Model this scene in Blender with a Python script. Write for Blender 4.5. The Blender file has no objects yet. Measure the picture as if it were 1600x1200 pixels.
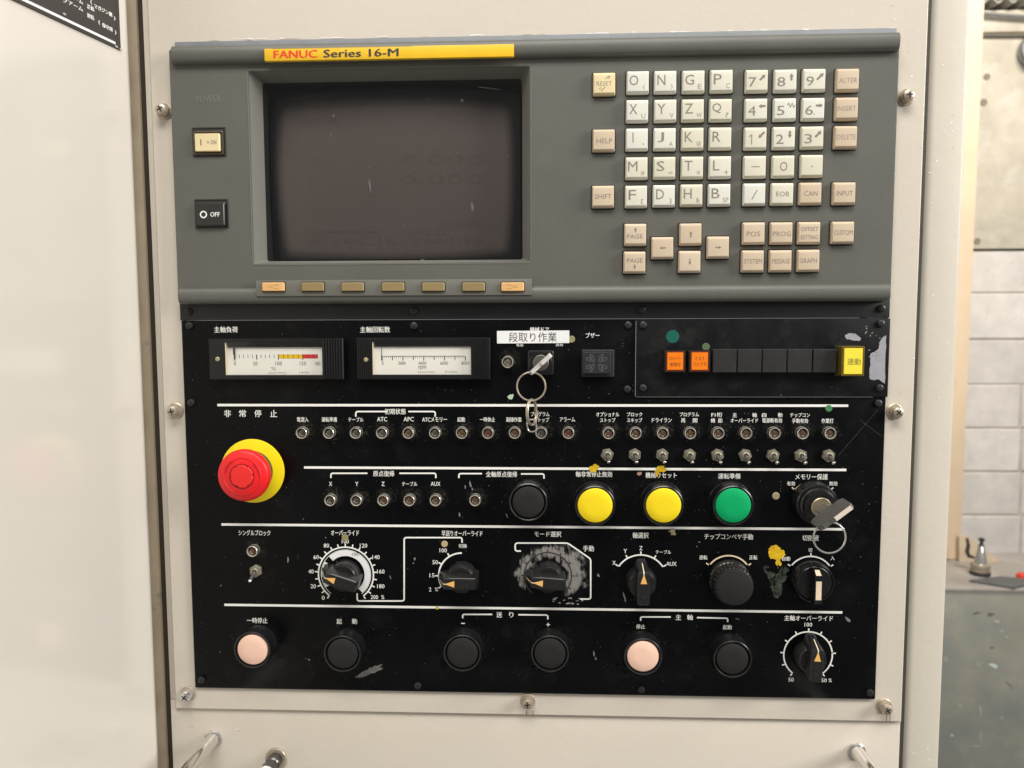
import bpy, bmesh, math, random
from mathutils import Matrix, Vector
random.seed(7)
PI = math.pi
S = bpy.context.scene
C = S.collection

# ------------------------------------------------------------------ camera
# World: X right along the machine front, Z up, -Y out of the machine front towards the operator.
# The front plate of the cabinet lies in the plane Y = 0; the camera stands 0.547 m in front of it.
D = 547.0                                            # camera distance to the plate, mm
FPX = 1202.0                                         # focal length in photo pixels (26 mm equivalent phone lens)
EX = Vector((0.99907323, -0.00017905, -0.04304251))  # panel right / down / inward, seen from the camera
ED = Vector((0.00361623, 0.99680506, 0.07979093))
EN = Vector((0.04289071, -0.07987263, 0.9958819))
cam_d = bpy.data.cameras.new('camera'); cam = bpy.data.objects.new('camera', cam_d); C.objects.link(cam)
right = Vector((EX.x, EN.x, -ED.x)); up = -Vector((EX.y, EN.y, -ED.y)); back = -Vector((EX.z, EN.z, -ED.z))
cam.matrix_world = Matrix(((right.x, up.x, back.x, 0), (right.y, up.y, back.y, -D/1000), (right.z, up.z, back.z, 0), (0, 0, 0, 1)))
cam_d.sensor_width = 36; cam_d.lens = FPX/1600*36
cam_d.clip_start = 0.01; cam_d.clip_end = 60
cam_d.dof.use_dof = True; cam_d.dof.focus_distance = 0.545; cam_d.dof.aperture_fstop = 11
S.camera = cam

# ------------------------------------------------------------------ light
w = bpy.data.worlds.new('World'); S.world = w; w.use_nodes = True
bg = w.node_tree.nodes['Background']; bg.inputs[0].default_value = (1.0, 0.97, 0.93, 1); bg.inputs[1].default_value = 0.225
def area(name, loc, target, sx, sy, power, col):
    d = bpy.data.lights.new(name, 'AREA'); d.shape = 'RECTANGLE'; d.size = sx; d.size_y = sy; d.energy = power; d.color = col
    o = bpy.data.objects.new(name, d); C.objects.link(o); o.location = loc
    o.rotation_euler = (Vector(target) - Vector(loc)).to_track_quat('-Z', 'Y').to_euler()
    return o
area('ceiling_or_fill_lamp', (0.0, -1.2, 1.8), (0, 0, 0), 2.0, 0.7, 57, (1.0, 0.97, 0.92))
area('ceiling_or_fill_lamp', (2.2, -0.75, 0.8), (-0.25, -0.05, 0), 0.8, 1.0, 58, (1.0, 0.97, 0.93))  # fill lamp added at the right to brighten the left door
area('ceiling_or_fill_lamp', (1.6, 0.9, 2.3), (1.9, 2.8, 0), 1.2, 0.6, 80, (1.0, 0.93, 0.83))
S.view_settings.view_transform = 'Standard'; S.view_settings.look = 'None'
S.view_settings.exposure = 0.0; S.view_settings.gamma = 1.0
S.render.engine = 'CYCLES'
S.cycles.max_bounces = 8

# ------------------------------------------------------------------ measuring helpers (mm)
def ray(u, v):
    r = Vector(((u-800)/FPX, (v-600)/FPX, 1))
    return r.dot(EX), r.dot(ED), r.dot(EN)
def Q(u, v, h=0.0):
    """photo measurement -> (x, y) in mm on the plane h mm proud of the plate"""
    a, b, c = ray(u, v); t = (D-h)/c
    return a*t, -b*t
def QQ(u, v, h=0.0):
    x, y = Q(u, v, h); return (x, y, h)
def sc(u, v, h=0.0):
    x, _ = Q(u, v, h); x2, _ = Q(u+10, v, h); return (x2-x)/10

# ------------------------------------------------------------------ mesh builder (mm)
class MB:
    def __init__(s): s.v = []; s.f = []
    def add(s, vs, fs):
        n = len(s.v); s.v += [tuple(p) for p in vs]; s.f += [tuple(i+n for i in f) for f in fs]; return s
    def rings(s, rs, cap0=True, cap1=True, closed=True):
        n = len(rs[0]); vs = [p for r in rs for p in r]; fs = []
        for k in range(len(rs)-1):
            for i in range(n if closed else n-1):
                j = (i+1) % n; fs.append((k*n+i, k*n+j, (k+1)*n+j, (k+1)*n+i))
        if cap0: fs.append(tuple(range(n))[::-1])
        if cap1: fs.append(tuple((len(rs)-1)*n+i for i in range(n)))
        return s.add(vs, fs)
    def box(s, x0, x1, y0, y1, z0, z1, b=0.0):
        if b <= 0:
            return s.rings([[(x0,y0,z),(x1,y0,z),(x1,y1,z),(x0,y1,z)] for z in (z0,z1)])
        R = lambda i, z: [(x0+i,y0+i,z),(x1-i,y0+i,z),(x1-i,y1-i,z),(x0+i,y1-i,z)]
        return s.rings([R(0,z0), R(0,z1-b), R(b*.3,z1-b*.3), R(b,z1)])
    def lathe(s, prof, n=32, c=(0,0), cap0=True, cap1=True, mod=None):
        rs = []
        for k, (r, z) in enumerate(prof):
            rs.append([(c[0]+(r*(mod(k,i) if mod else 1))*math.cos(2*PI*i/n), c[1]+(r*(mod(k,i) if mod else 1))*math.sin(2*PI*i/n), z) for i in range(n)])
        return s.rings(rs, cap0, cap1)
    def prism(s, pts, z0, z1, b=0.0):
        if b > 0:
            cx = sum(p[0] for p in pts)/len(pts); cy = sum(p[1] for p in pts)/len(pts)
            sh = [(cx+(p[0]-cx)*(1-b/max(1e-6,math.hypot(p[0]-cx,p[1]-cy))), cy+(p[1]-cy)*(1-b/max(1e-6,math.hypot(p[0]-cx,p[1]-cy)))) for p in pts]
            return s.rings([[(x,y,z0) for x,y in pts], [(x,y,z1-b) for x,y in pts], [(x,y,z1) for x,y in sh]])
        return s.rings([[(x,y,z) for x,y in pts] for z in (z0,z1)])
    def sheet(s, pts, z=0.0):
        return s.add([(x,y,z) for x,y in pts], [tuple(range(len(pts)))])
    def loft(s, w, h, r, prof, n=5, c=(0,0), cap0=True, cap1=True):
        """stack of rounded rectangles; prof = [(inset_x, inset_y, z)]"""
        return s.rings([[(c[0]+x, c[1]+y, z) for x,y in rrect(w-2*ix, h-2*iy, max(.01, r-min(ix,iy)), n)] for ix,iy,z in prof], cap0, cap1)
    def stroke(s, pts, wd, z=0.0, closed=False):
        n = len(pts); L = []; R = []
        for i in range(n):
            p = Vector(pts[i]); a = Vector(pts[i-1]) if (i > 0 or closed) else None; b = Vector(pts[(i+1) % n]) if (i < n-1 or closed) else None
            d1 = (p-a).normalized() if a is not None else (b-p).normalized()
            d2 = (b-p).normalized() if b is not None else d1
            n1 = Vector((-d1.y, d1.x)); n2 = Vector((-d2.y, d2.x)); m = (n1+n2)
            m = m/max(.35, m.dot(n1)) if m.length > 1e-6 else n1
            L.append(p+m*wd/2); R.append(p-m*wd/2)
        vs = [(p.x,p.y,z) for p in L]+[(p.x,p.y,z) for p in R]
        fs = [(i,(i+1)%n,n+(i+1)%n,n+i) for i in range(n if closed else n-1)]
        return s.add(vs, fs)
    def tube(s, pts, r, n=10, closed=False):
        pts = [Vector(p) for p in pts]; m = len(pts); rs = []; nr = None
        for i, p in enumerate(pts):
            t = ((pts[(i+1) % m] if (closed or i < m-1) else p) - (pts[i-1] if (closed or i > 0) else p)).normalized()
            if nr is None:
                nr = t.orthogonal().normalized()
            nr = (nr - t*nr.dot(t)).normalized(); bn = t.cross(nr)
            rr = r(i/(m-1)) if callable(r) else r
            rs.append([p+nr*rr*math.cos(2*PI*k/n)+bn*rr*math.sin(2*PI*k/n) for k in range(n)])
        if closed: rs.append(rs[0])
        return s.rings(rs, not closed, not closed)
    def xf(s, M):
        s.v = [tuple(M @ Vector(p)) for p in s.v]; return s
    def mesh(s, name, ang=0.6):
        m = bpy.data.meshes.new(name)
        m.from_pydata([(x/1000, y/1000, z/1000) for x,y,z in s.v], [], s.f)
        bm = bmesh.new(); bm.from_mesh(m); bmesh.ops.recalc_face_normals(bm, faces=bm.faces); bm.to_mesh(m); bm.free()
        m.shade_smooth(); m.set_sharp_from_angle(angle=ang)
        return m
def rrect(w, h, r, n=5):
    out = []
    for cx, cy, a0 in ((w/2-r, h/2-r, 0), (-w/2+r, h/2-r, PI/2), (-w/2+r, -h/2+r, PI), (w/2-r, -h/2+r, 1.5*PI)):
        for k in range(n+1):
            a = a0+PI/2*k/n; out.append((cx+r*math.cos(a), cy+r*math.sin(a)))
    return out
def rounded(pts, r, n=5):
    """round the inner corners of an open polyline"""
    out = [pts[0]]
    for i in range(1, len(pts)-1):
        p = Vector(pts[i]); a = (Vector(pts[i-1])-p); b = (Vector(pts[i+1])-p)
        rr = min(r, a.length*.45, b.length*.45); A = p+a.normalized()*rr; B = p+b.normalized()*rr
        for k in range(n+1):
            t = k/n; q = A*(1-t)**2+p*2*t*(1-t)+B*t*t; out.append((q.x, q.y))
    out.append(pts[-1]); return out
def circ(cx, cy, r, a0=0, a1=360, n=40, closed=True):
    """angles in degrees clockwise from straight up"""
    m = n if closed else n+1
    return [(cx+r*math.sin(math.radians(a0+(a1-a0)*i/n)), cy+r*math.cos(math.radians(a0+(a1-a0)*i/n))) for i in range(m)]

# ------------------------------------------------------------------ materials
def lin(c):
    return tuple((x/255/12.92 if x/255 <= .04045 else ((x/255+.055)/1.055)**2.4) for x in c)
MATS = {}
def mat(name, col, rough=.5, metal=0.0, spec=.5, coat=0.0, var=0.0, vscale=30.0, bump=0.0, bscale=400.0, dust=0.0, dscale=170.0, dcol=(.45,.45,.43), rvar=0.0, streak=None, emit=0.0):
    if name in MATS: return MATS[name]
    m = bpy.data.materials.new(name); m.use_nodes = True; nt = m.node_tree; N = nt.nodes; L = nt.links
    b = N['Principled BSDF']; b.inputs['Roughness'].default_value = rough; b.inputs['Metallic'].default_value = metal
    b.inputs['Specular IOR Level'].default_value = spec; b.inputs['Coat Weight'].default_value = coat; b.inputs['Coat Roughness'].default_value = .12
    b.inputs['Base Color'].default_value = (*col, 1)
    if emit: b.inputs['Emission Color'].default_value = (*col, 1); b.inputs['Emission Strength'].default_value = emit
    tc = N.new('ShaderNodeTexCoord'); out = tc.outputs['Object']; last = None
    def noise(scale, det=4, ro=.6, vec=out):
        n = N.new('ShaderNodeTexNoise'); n.inputs['Scale'].default_value = scale; n.inputs['Detail'].default_value = det; n.inputs['Roughness'].default_value = ro
        L.new(vec, n.inputs['Vector']); return n
    def ramp(src, p0, p1):
        r = N.new('ShaderNodeMapRange'); r.inputs['From Min'].default_value = p0; r.inputs['From Max'].default_value = p1; r.clamp = True
        L.new(src, r.inputs['Value']); return r.outputs[0]
    def mix(fac, a, bb, mode='MIX'):
        x = N.new('ShaderNodeMix'); x.data_type = 'RGBA'; x.blend_type = mode
        if isinstance(fac, float): x.inputs[0].default_value = fac
        else: L.new(fac, x.inputs[0])
        for k, c in ((6, a), (7, bb)):
            if isinstance(c, tuple): x.inputs[k].default_value = (*c[:3], 1)
            else: L.new(c, x.inputs[k])
        return x.outputs[2]
    def mul(a, k):
        x = N.new('ShaderNodeMath'); x.operation = 'MULTIPLY'; L.new(a, x.inputs[0])
        if isinstance(k, float): x.inputs[1].default_value = k
        else: L.new(k, x.inputs[1])
        return x.outputs[0]
    if var:
        n = noise(vscale, 6, .62)
        dk = tuple(c*(1-var) for c in col); lt = tuple(min(1, c*(1+var)) for c in col)
        last = mix(ramp(n.outputs['Fac'], .3, .7), dk, lt)
    if streak:
        sc_, c2, lo, hi = streak
        n = noise(sc_, 8, .7); last = mix(ramp(n.outputs['Fac'], lo, hi), last if last is not None else col, c2)
    if dust:
        v = N.new('ShaderNodeTexVoronoi'); v.inputs['Scale'].default_value = dscale; v.inputs['Randomness'].default_value = 1; L.new(out, v.inputs['Vector'])
        sep = N.new('ShaderNodeSeparateColor'); L.new(v.outputs['Color'], sep.inputs[0])
        # only some cells hold a speck, and each speck has its own size
        r = N.new('ShaderNodeMath'); r.operation = 'MULTIPLY_ADD'; L.new(sep.outputs[0], r.inputs[0]); r.inputs[1].default_value = .30; r.inputs[2].default_value = -.30+.30*dust
        g = N.new('ShaderNodeMath'); g.operation = 'LESS_THAN'; L.new(v.outputs['Distance'], g.inputs[0]); L.new(r.outputs[0], g.inputs[1])
        f2 = mul(g.outputs[0], sep.outputs[1])
        last = mix(f2, last if last is not None else col, dcol)
    if last is not None: L.new(last, b.inputs['Base Color'])
    if rvar:
        n = noise(vscale*1.7, 5, .6); x = N.new('ShaderNodeMapRange'); x.inputs['From Min'].default_value = .3; x.inputs['From Max'].default_value = .7
        x.inputs['To Min'].default_value = max(.02, rough-rvar); x.inputs['To Max'].default_value = min(1, rough+rvar); L.new(n.outputs['Fac'], x.inputs['Value']); L.new(x.outputs[0], b.inputs['Roughness'])
    if bump:
        n = noise(bscale, 3, .5); bp = N.new('ShaderNodeBump'); bp.inputs['Strength'].default_value = bump; bp.inputs['Distance'].default_value = .001
        L.new(n.outputs['Fac'], bp.inputs['Height']); L.new(bp.outputs[0], b.inputs['Normal'])
    MATS[name] = m; return m
BEIGE = mat('beige_enamel', (.63,.572,.488), .28, coat=.3, var=.03, vscale=5, bump=.13, bscale=190, streak=(11,(.58,.515,.425),.58,.9), dust=.05, dscale=70, dcol=(.45,.38,.30))
BEIGE_DOOR = mat('beige_enamel_door', (.70,.66,.595), .22, coat=.9, var=.02, vscale=3, bump=.03, bscale=45, dust=.03, dscale=55, dcol=(.5,.43,.35))
BEIGE_COL = mat('beige_enamel_column', (.60,.552,.468), .36, var=.04, vscale=9, bump=.14, bscale=160, dust=.06, dscale=110, dcol=(.4,.35,.28))
JAMB = mat('worn_tan_jamb', (.50,.42,.30), .5, var=.12, vscale=25, streak=(40,(.30,.27,.22),.62,.72))
DARKGAP = mat('dark_gap', (.02,.016,.012), .8)
GREY = mat('grey_plastic', (.106,.1065,.091), .46, var=.07, vscale=22, bump=.16, bscale=1300, streak=(13,(.130,.129,.112),.56,.85), dust=.16, dscale=110, dcol=(.26,.25,.225))
GREYB = mat('grey_bezel', (.142,.141,.121), .5, var=.05, vscale=40, bump=.08, bscale=1500, dust=.08, dscale=120, dcol=(.5,.48,.45))
BLACK = mat('black_enamel_panel', (.0022,.0025,.0031), .30, spec=.13, var=.35, vscale=18, dust=.46, dscale=420, dcol=(.17,.17,.16), rvar=.1, streak=(26,(.010,.010,.010),.55,.8))
BLACK2 = mat('black_enamel_plate', (.0058,.0062,.0070), .40, spec=.2, var=.35, vscale=24, dust=.22, dscale=200, dcol=(.36,.36,.33), rvar=.1, streak=(34,(.03,.03,.029),.5,.8))
TRIM = mat('charcoal_trim', (.013,.015,.016), .45, spec=.4, var=.2, vscale=30, dust=.12, dscale=180, dcol=(.25,.25,.23))
BPL = mat('black_plastic', (.007,.007,.0075), .27, spec=.55, var=.25, vscale=90, dust=.10, dscale=500, dcol=(.16,.155,.14), streak=(120,(.022,.021,.019),.6,.85))
BCAP = mat('black_button_cap', (.015,.0145,.014), .62, spec=.35, var=.12, vscale=200, bump=.15, bscale=2500, dust=.08, dscale=500, dcol=(.15,.14,.13))
KNOB = mat('black_knob_plastic', (.012,.012,.012), .30, spec=.55, var=.3, vscale=160, streak=(200,(.036,.034,.033),.55,.85), dust=.08, dscale=400, dcol=(.2,.19,.17))
WHITE = mat('white_print', (.86,.85,.80), .6, streak=(60,(.62,.56,.46),.68,.85))
CREAM = mat('cream_print', (.74,.60,.42), .6)
INK = mat('dark_ink', (.035,.03,.03), .6)
KEYINK = mat('grey_key_ink', (.22,.19,.16), .6)
KEYINK2 = mat('pale_key_ink', (.30,.255,.22), .6)
KEYWS = [mat('ivory_key_%d' % i, c, .40, var=.04, vscale=70, streak=(110,(.56,.46,.30),.64,.86), dust=.12, dscale=260, dcol=(.30,.25,.17)) for i, c in enumerate(((.68,.66,.555),(.67,.64,.52),(.65,.62,.49),(.69,.68,.60)))]
KEYW = 'ivory'
KEYPS = [mat('peach_key_%d' % i, c, .42, var=.04, vscale=70, streak=(110,(.50,.37,.24),.64,.86), dust=.12, dscale=260, dcol=(.28,.2,.13)) for i, c in enumerate(((.60,.485,.355),(.585,.47,.34),(.615,.505,.38)))]
KEYP = 'peach'
KEYR = mat('yellowed_key', (.74,.62,.36), .40, var=.05, vscale=60)
KEYO = mat('orange_tan_key', (.72,.42,.17), .4, var=.08, vscale=200)
KEYB = mat('brown_tan_key', (.27,.20,.09), .42, var=.06, vscale=100)
WELL = mat('key_well_shadow', (.012,.011,.010), .7)  # dark plates in place of the shaded recess round each key
CHROME = mat('chrome', (.72,.70,.67), .2, metal=.85, rvar=.08, vscale=80)
STEEL = mat('plated_steel', (.50,.43,.335), .38, metal=.65, rvar=.1, vscale=200, var=.15)
NICK = mat('nickel_bezel', (.86,.80,.69), .24, metal=.75, var=.12, vscale=300)
NUT = mat('grimy_nut', (.30,.275,.21), .45, metal=.5, var=.3, vscale=250, dust=.12, dscale=700, dcol=(.35,.33,.28))
BRASS = mat('brass_spot', (.42,.37,.22), .5, metal=.3, var=.2, vscale=400)
SCREWB = mat('black_oxide_screw', (.02,.02,.02), .38, spec=.5, var=.3, vscale=300)
SLOT = mat('slot_dark', (.006,.006,.006), .7)
YEL = mat('signal_yellow', (.86,.68,.005), .38)
YELCAP = mat('yellow_cap', (.90,.68,.01), .42, var=.02, vscale=100, dust=.05, dscale=400, dcol=(.5,.35,.02))
GRNCAP = mat('green_cap', (.0005,.36,.12), .5, spec=.25, var=.03, vscale=100, dust=.05, dscale=400, dcol=(.02,.2,.08))
PINKCAP = mat('faded_pink_cap', (.88,.58,.45), .40, var=.05, vscale=90, streak=(120,(.80,.52,.40),.55,.9), dust=.05, dscale=300, dcol=(.5,.3,.2))
RED = mat('signal_red', (.80,.012,.016), .42, var=.08, vscale=120, dust=.08, dscale=300, dcol=(.35,.02,.02), streak=(90,(.62,.012,.016),.6,.85), bump=.05, bscale=900)
RED2 = mat('signal_red_centre', (.82,.022,.02), .45)
NPYEL = mat('nameplate_yellow', (.80,.49,.02), .35, var=.05, vscale=40)
NPRED = mat('nameplate_red', (.72,.05,.015), .45)
ORANGE = mat('orange_lens', (.88,.20,.004), .35, var=.05, vscale=150)
DKORANGE = mat('dark_orange_frame', (.10,.022,.008), .4)
YLENS = mat('yellow_lens', (.86,.74,.06), .3)
YFRAME = mat('dark_amber_frame', (.13,.085,.01), .3)
DIALW = mat('dial_white', (.93,.91,.86), .5)
DIALC = mat('dial_cream_wall', (.72,.64,.48), .5)
DIALR = mat('dial_red', (.72,.03,.04), .5)
DIALY = mat('dial_yellow', (.85,.56,.01), .5)
PAPER = mat('white_paper', (.80,.80,.80), .55)
GOLD = mat('lock_brass', (.42,.36,.24), .35, metal=.8, var=.15, vscale=300)
KEYGREY = mat('key_grey_metal', (.20,.19,.175), .42, metal=.6, var=.12, vscale=200)
CHIP = mat('bare_lavender_metal', (.33,.325,.36), .55, var=.12, vscale=150)
CHIPW = mat('worn_bare_metal', (.40,.375,.34), .6, var=.35, vscale=160)
PLAQUE = mat('dark_plaque', (.045,.040,.038), .4, var=.1, vscale=40)
def clearpane():
    m = bpy.data.materials.new('clear_pane'); m.use_nodes = True; nt = m.node_tree; nt.nodes.clear()
    o = nt.nodes.new('ShaderNodeOutputMaterial'); mx = nt.nodes.new('ShaderNodeMixShader'); t = nt.nodes.new('ShaderNodeBsdfTransparent'); g = nt.nodes.new('ShaderNodeBsdfGlossy')
    fr = nt.nodes.new('ShaderNodeLayerWeight'); fr.inputs[0].default_value = .5
    pw = nt.nodes.new('ShaderNodeMath'); pw.operation = 'POWER'; pw.inputs[1].default_value = 5; nt.links.new(fr.outputs['Facing'], pw.inputs[0])
    ma = nt.nodes.new('ShaderNodeMath'); ma.operation = 'MULTIPLY_ADD'; ma.inputs[1].default_value = .6; ma.inputs[2].default_value = .025; nt.links.new(pw.outputs[0], ma.inputs[0])
    t.inputs[0].default_value = (.97,.97,.96,1); g.inputs['Roughness'].default_value = .08
    nt.links.new(ma.outputs[0], mx.inputs[0]); nt.links.new(t.outputs[0], mx.inputs[1]); nt.links.new(g.outputs[0], mx.inputs[2]); nt.links.new(mx.outputs[0], o.inputs[0]); return m
PANE = clearpane()

# ------------------------------------------------------------------ things, parts, prints
ABS = {}
def thing(name, label, cat, base, group=None, rot=None):
    o = bpy.data.objects.new(name, None); C.objects.link(o); o.empty_display_size = .02
    o.location = (base[0]/1000, -base[2]/1000, base[1]/1000); o.rotation_euler = rot or (PI/2, 0, 0)
    o['label'] = label; o['category'] = cat
    if group: o['group'] = group
    ABS[o.name] = Vector(base); return o
def sub(parent, name, me, m, loc=(0,0,0), rz=0.0, label=None):
    """a part in its parent's own coordinates (mm)"""
    if isinstance(me, MB): me = me.mesh(name)
    if len(me.materials) == 0: me.materials.append(m)
    o = bpy.data.objects.new(name, me); C.objects.link(o); o.parent = parent
    if me.materials[0] is not m:
        o.material_slots[0].link = 'OBJECT'; o.material_slots[0].material = m
    o.location = (loc[0]/1000, loc[1]/1000, loc[2]/1000); o.rotation_euler = (0,0,rz)
    if label: o['label'] = label
    return o
def part(th, name, me, m, loc=(0,0,0), rz=0.0, label=None):
    """a part placed at an absolute panel position (mm)"""
    b = ABS[th.name]; o = sub(th, name, me, m, (loc[0]-b.x, loc[1]-b.y, loc[2]-b.z), rz, label)
    ABS[o.name] = Vector(loc); return o
TC = {}
def glyphs(s, bold=0.0):
    bold = 0.0
    if (s, bold) not in TC:
        c = bpy.data.curves.new('t', 'FONT'); c.body = s; c.size = 1; c.resolution_u = 2
        o = bpy.data.objects.new('t', c); m = bpy.data.meshes.new_from_object(o)
        vs = [v.co.copy() for v in m.vertices]; fs = [tuple(p.vertices) for p in m.polygons]
        bpy.data.objects.remove(o); bpy.data.curves.remove(c); bpy.data.meshes.remove(m)
        x0 = min(v.x for v in vs); x1 = max(v.x for v in vs); y0 = min(v.y for v in vs); y1 = max(v.y for v in vs)
        TC[(s, bold)] = ([((v.x-(x0+x1)/2)/max(1e-6,x1-x0), (v.y-(y0+y1)/2)/max(1e-6,y1-y0)) for v in vs], fs)
    return TC[(s, bold)]
def tmesh(s, wd, ht, bold=0.0, name='legend', z=0.0):
    vs, fs = glyphs(s); m = bpy.data.meshes.new(name); V = []; F = []
    b = ht*bold*2.2                                  # heavier weight: overprint slightly shifted
    offs = ((0,0),) if bold <= 0 else ((-b,-b*.4),(b,b*.4))
    for q, (dx, dy) in enumerate(offs):
        n = len(V); V += [(x*(wd-2*max(b,0))+dx, y*(ht-max(b,0))+dy, z+.02*q) for x, y in vs]; F += [tuple(i+n for i in f) for f in fs]
    m.from_pydata([(x/1000, y/1000, zz/1000) for x, y, zz in V], [], F)
    return m
def print_on(th, s, u, v, wpx, hpx, h, m=None, bold=.006, name='legend', rz=0.0):
    k = sc(u, v, h)
    return part(th, name, tmesh(s, wpx*k, hpx*k, bold, name), m or WHITE, QQ(u, v, h), rz)
def blob(th, name, u, v, ru, rv, h, m, seed=0, jag=.25, n=22, rot=0.0, label=None):
    rnd = random.Random(seed); k = sc(u, v, h); pts = []
    ph = [rnd.uniform(0, 6.3) for _ in range(4)]
    for i in range(n):
        a = 2*PI*i/n; r = 1+jag*(.5*math.sin(2*a+ph[0])+.35*math.sin(3*a+ph[1])+.3*math.sin(5*a+ph[2]))+rnd.uniform(-jag,jag)*.5
        x, y = ru*k*r*math.cos(a), rv*k*r*math.sin(a); pts.append((x*math.cos(rot)-y*math.sin(rot), x*math.sin(rot)+y*math.cos(rot)))
    return part(th, name, MB().sheet(pts), m, QQ(u, v, h), 0, label)
def line(th, pts, wpx, h, m=None, rnd=0.0, name='printed_line'):
    P = [Q(u, v, h) for u, v in pts]; k = sc(*pts[0], h)
    if rnd: P = rounded(P, rnd*k)
    c = P[0]; P = [(x-c[0], y-c[1]) for x, y in P]
    return part(th, name, MB().stroke(P, wpx*k), m or WHITE, (c[0], c[1], h))
def cross_screw(r, hh, z0=0, n=24):
    return MB().lathe([(r,z0),(r,z0+hh*.45),(r*.9,z0+hh*.75),(r*.62,z0+hh*.95),(r*.3,z0+hh)], n).mesh('screw')
def cross_slot(r, wd, z):
    return MB().prism([(-wd,-r),(wd,-r),(wd,-wd),(r,-wd),(r,wd),(wd,wd),(wd,r),(-wd,r),(-wd,wd),(-r,wd),(-r,-wd),(-wd,-wd)], z-.35, z).mesh('cross_slot')

# =================================================================== MACHINE CABINET
PX0, PX1, PY1, PY0 = -261.7, 237.5, 2.4, -271.6           # black panel
MX0, MX1, MY1, MY0 = Q(271,280,6)[0], Q(1399,270,6)[0], Q(840,61,8)[1], Q(840,473,8)[1]
cab = thing('machine_cabinet', 'beige painted machine cabinet front that carries the screen and the black panel', 'cabinet', (0,-340,-2))
# front plate with one cut-out for the control units
xl, xr, yt, yb = -278.6, 257.6, 420.0, Q(840,1118,0)[1]
ox0, ox1, oy0, oy1 = PX0+3, PX1-3, PY0+3, MY1-4
pl = MB()
def frame_plate(mb, xl, xr, yb, yt, ox0, ox1, oy0, oy1, z0, z1, be=.8):
    mb.rings([[(xl,yb,z0),(xr,yb,z0),(xr,yt,z0),(xl,yt,z0)], [(xl,yb,z1-be),(xr,yb,z1-be),(xr,yt,z1-be),(xl,yt,z1-be)], [(xl+be,yb+be,z1),(xr-be,yb+be,z1),(xr-be,yt-be,z1),(xl+be,yt-be,z1)],
              [(ox0,oy0,z1),(ox1,oy0,z1),(ox1,oy1,z1),(ox0,oy1,z1)], [(ox0,oy0,z0-25),(ox1,oy0,z0-25),(ox1,oy1,z0-25),(ox0,oy1,z0-25)]], False, False)
frame_plate(pl, xl, xr, yb, yt, ox0, ox1, oy0, oy1, -2.2, 0)
part(cab, 'front_plate', pl, BEIGE, (0,0,0))
bd = MB()
bd.box(-283.6, 258.4, -620, yb+6, -40, -2.3, 1.2)
bd.box(-283.6, -272.0, yb+6.01, 460, -40, -2.3, 1.2)
bd.box(250.0, 258.4, yb+6.01, 460, -40, -2.3, 1.2)
part(cab, 'body', bd, BEIGE, (0,0,0))
# keyhole slots below the lower screws
for (u, v, wpx, hpx) in ((828,1117,10,14), (1388,1121,5,16)):
    k = sc(u,v); x, y = Q(u, v)
    for sx_ in (-1, 1): part(cab, 'screw_slot', MB().box(-.22, .22, yb-y, hpx*k/2, -.1, .05), mat('slot_shadow_brown', (.10,.08,.06), .8), (x+sx_*wpx*k/2, y, 0))
washer = MB().lathe([(5.6,0),(5.6,.9),(5.2,1.2),(2,1.2)], 32).mesh('washer')
shead = cross_screw(3.9, 3.4); sslot = cross_slot(2.1, .5, 3.42); spring = MB().lathe([(4.3,0),(4.3,3.4),(2,3.4)], 28).mesh('spring_washer')
for (u, v, m) in ((250,170,STEEL),(268,643,STEEL),(288,1090,CHROME),(1421,148,STEEL),(1404,645,STEEL),(1387,1110,STEEL),(824,1101,STEEL)):
    x, y = Q(u, v, 7)
    s = part(cab, 'screw', shead, m, (x, y, 4.4), random.uniform(0,1.5))
    sub(s, 'cross_slot', sslot, SLOT); sub(s, 'washer', washer, STEEL, (0,0,-4.4)); sub(s, 'spring_washer', spring, m, (0,0,-3.2))
# paint chips along the top of the display unit and specks in the enamel
for i in range(38):
    u = random.uniform(275, 1402); v = 62.5-(u-270)*.0165+random.uniform(-.8, .8)
    blob(cab, 'paint_chip', u, v, random.uniform(3,12), random.uniform(.4,.9), .5+i*.004, PAPER if i % 3 else BEIGE, i, .4, 14)
for i, (u, v) in enumerate(((1395,8),(1398,30),(1420,80),(1424,120),(1440,230),(1428,560),(1407,614),(370,1140),(640,1118),(700,1130),(1265,1140),(905,1160),(330,1097),(1300,1104),(300,1135),(1180,1113),(506,1132))):
    blob(cab, 'paint_run', u, v, random.uniform(1,3), random.uniform(.7,1.5), .12 if v < 1100 else -2.1, PAPER if i % 2 else BEIGE_COL, 50+i, .4, 10)

# chrome grab rail below the panel
hb = Q(334,1152,-2.3)
rail = thing('grab_rail', 'chrome bar handle standing out from the cabinet below the black panel', 'handle', (hb[0], hb[1], -2.3))
hb2 = Q(1338,1174,-2.3); hy = (hb[1]+hb2[1])/2
pts = [(hb[0],hy,-4)]+[(hb[0],hy,z) for z in (10,25,40,52)]+[(hb[0]+3,hy-1,60),(hb[0]+10,hy-3,66),(hb[0]+22,hy-5,68)]
pts += [(hb2[0]-22,hy-5,68),(hb2[0]-10,hy-3,66),(hb2[0]-3,hy-1,60)]+[(hb2[0],hy,z) for z in (52,40,25,10,-4)]
BCHR = mat('bright_chrome', (.78,.77,.75), .10, metal=1)
part(rail, 'bar', MB().tube(pts, 5.0, 20), BCHR, (0,0,0))
for x in (hb[0], hb2[0]):
    part(rail, 'collar', MB().lathe([(6.4,0),(6.4,1.2),(5.6,1.8),(5.05,1.8)], 28), CHROME, (x, hy, -2.2))
kx, ky = Q(432,1184,-2)
kn = thing('latch_knob', 'dark metal latch knob at the bottom beside the left end of the chrome handle', 'knob', (kx, ky, -2.3))
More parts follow.
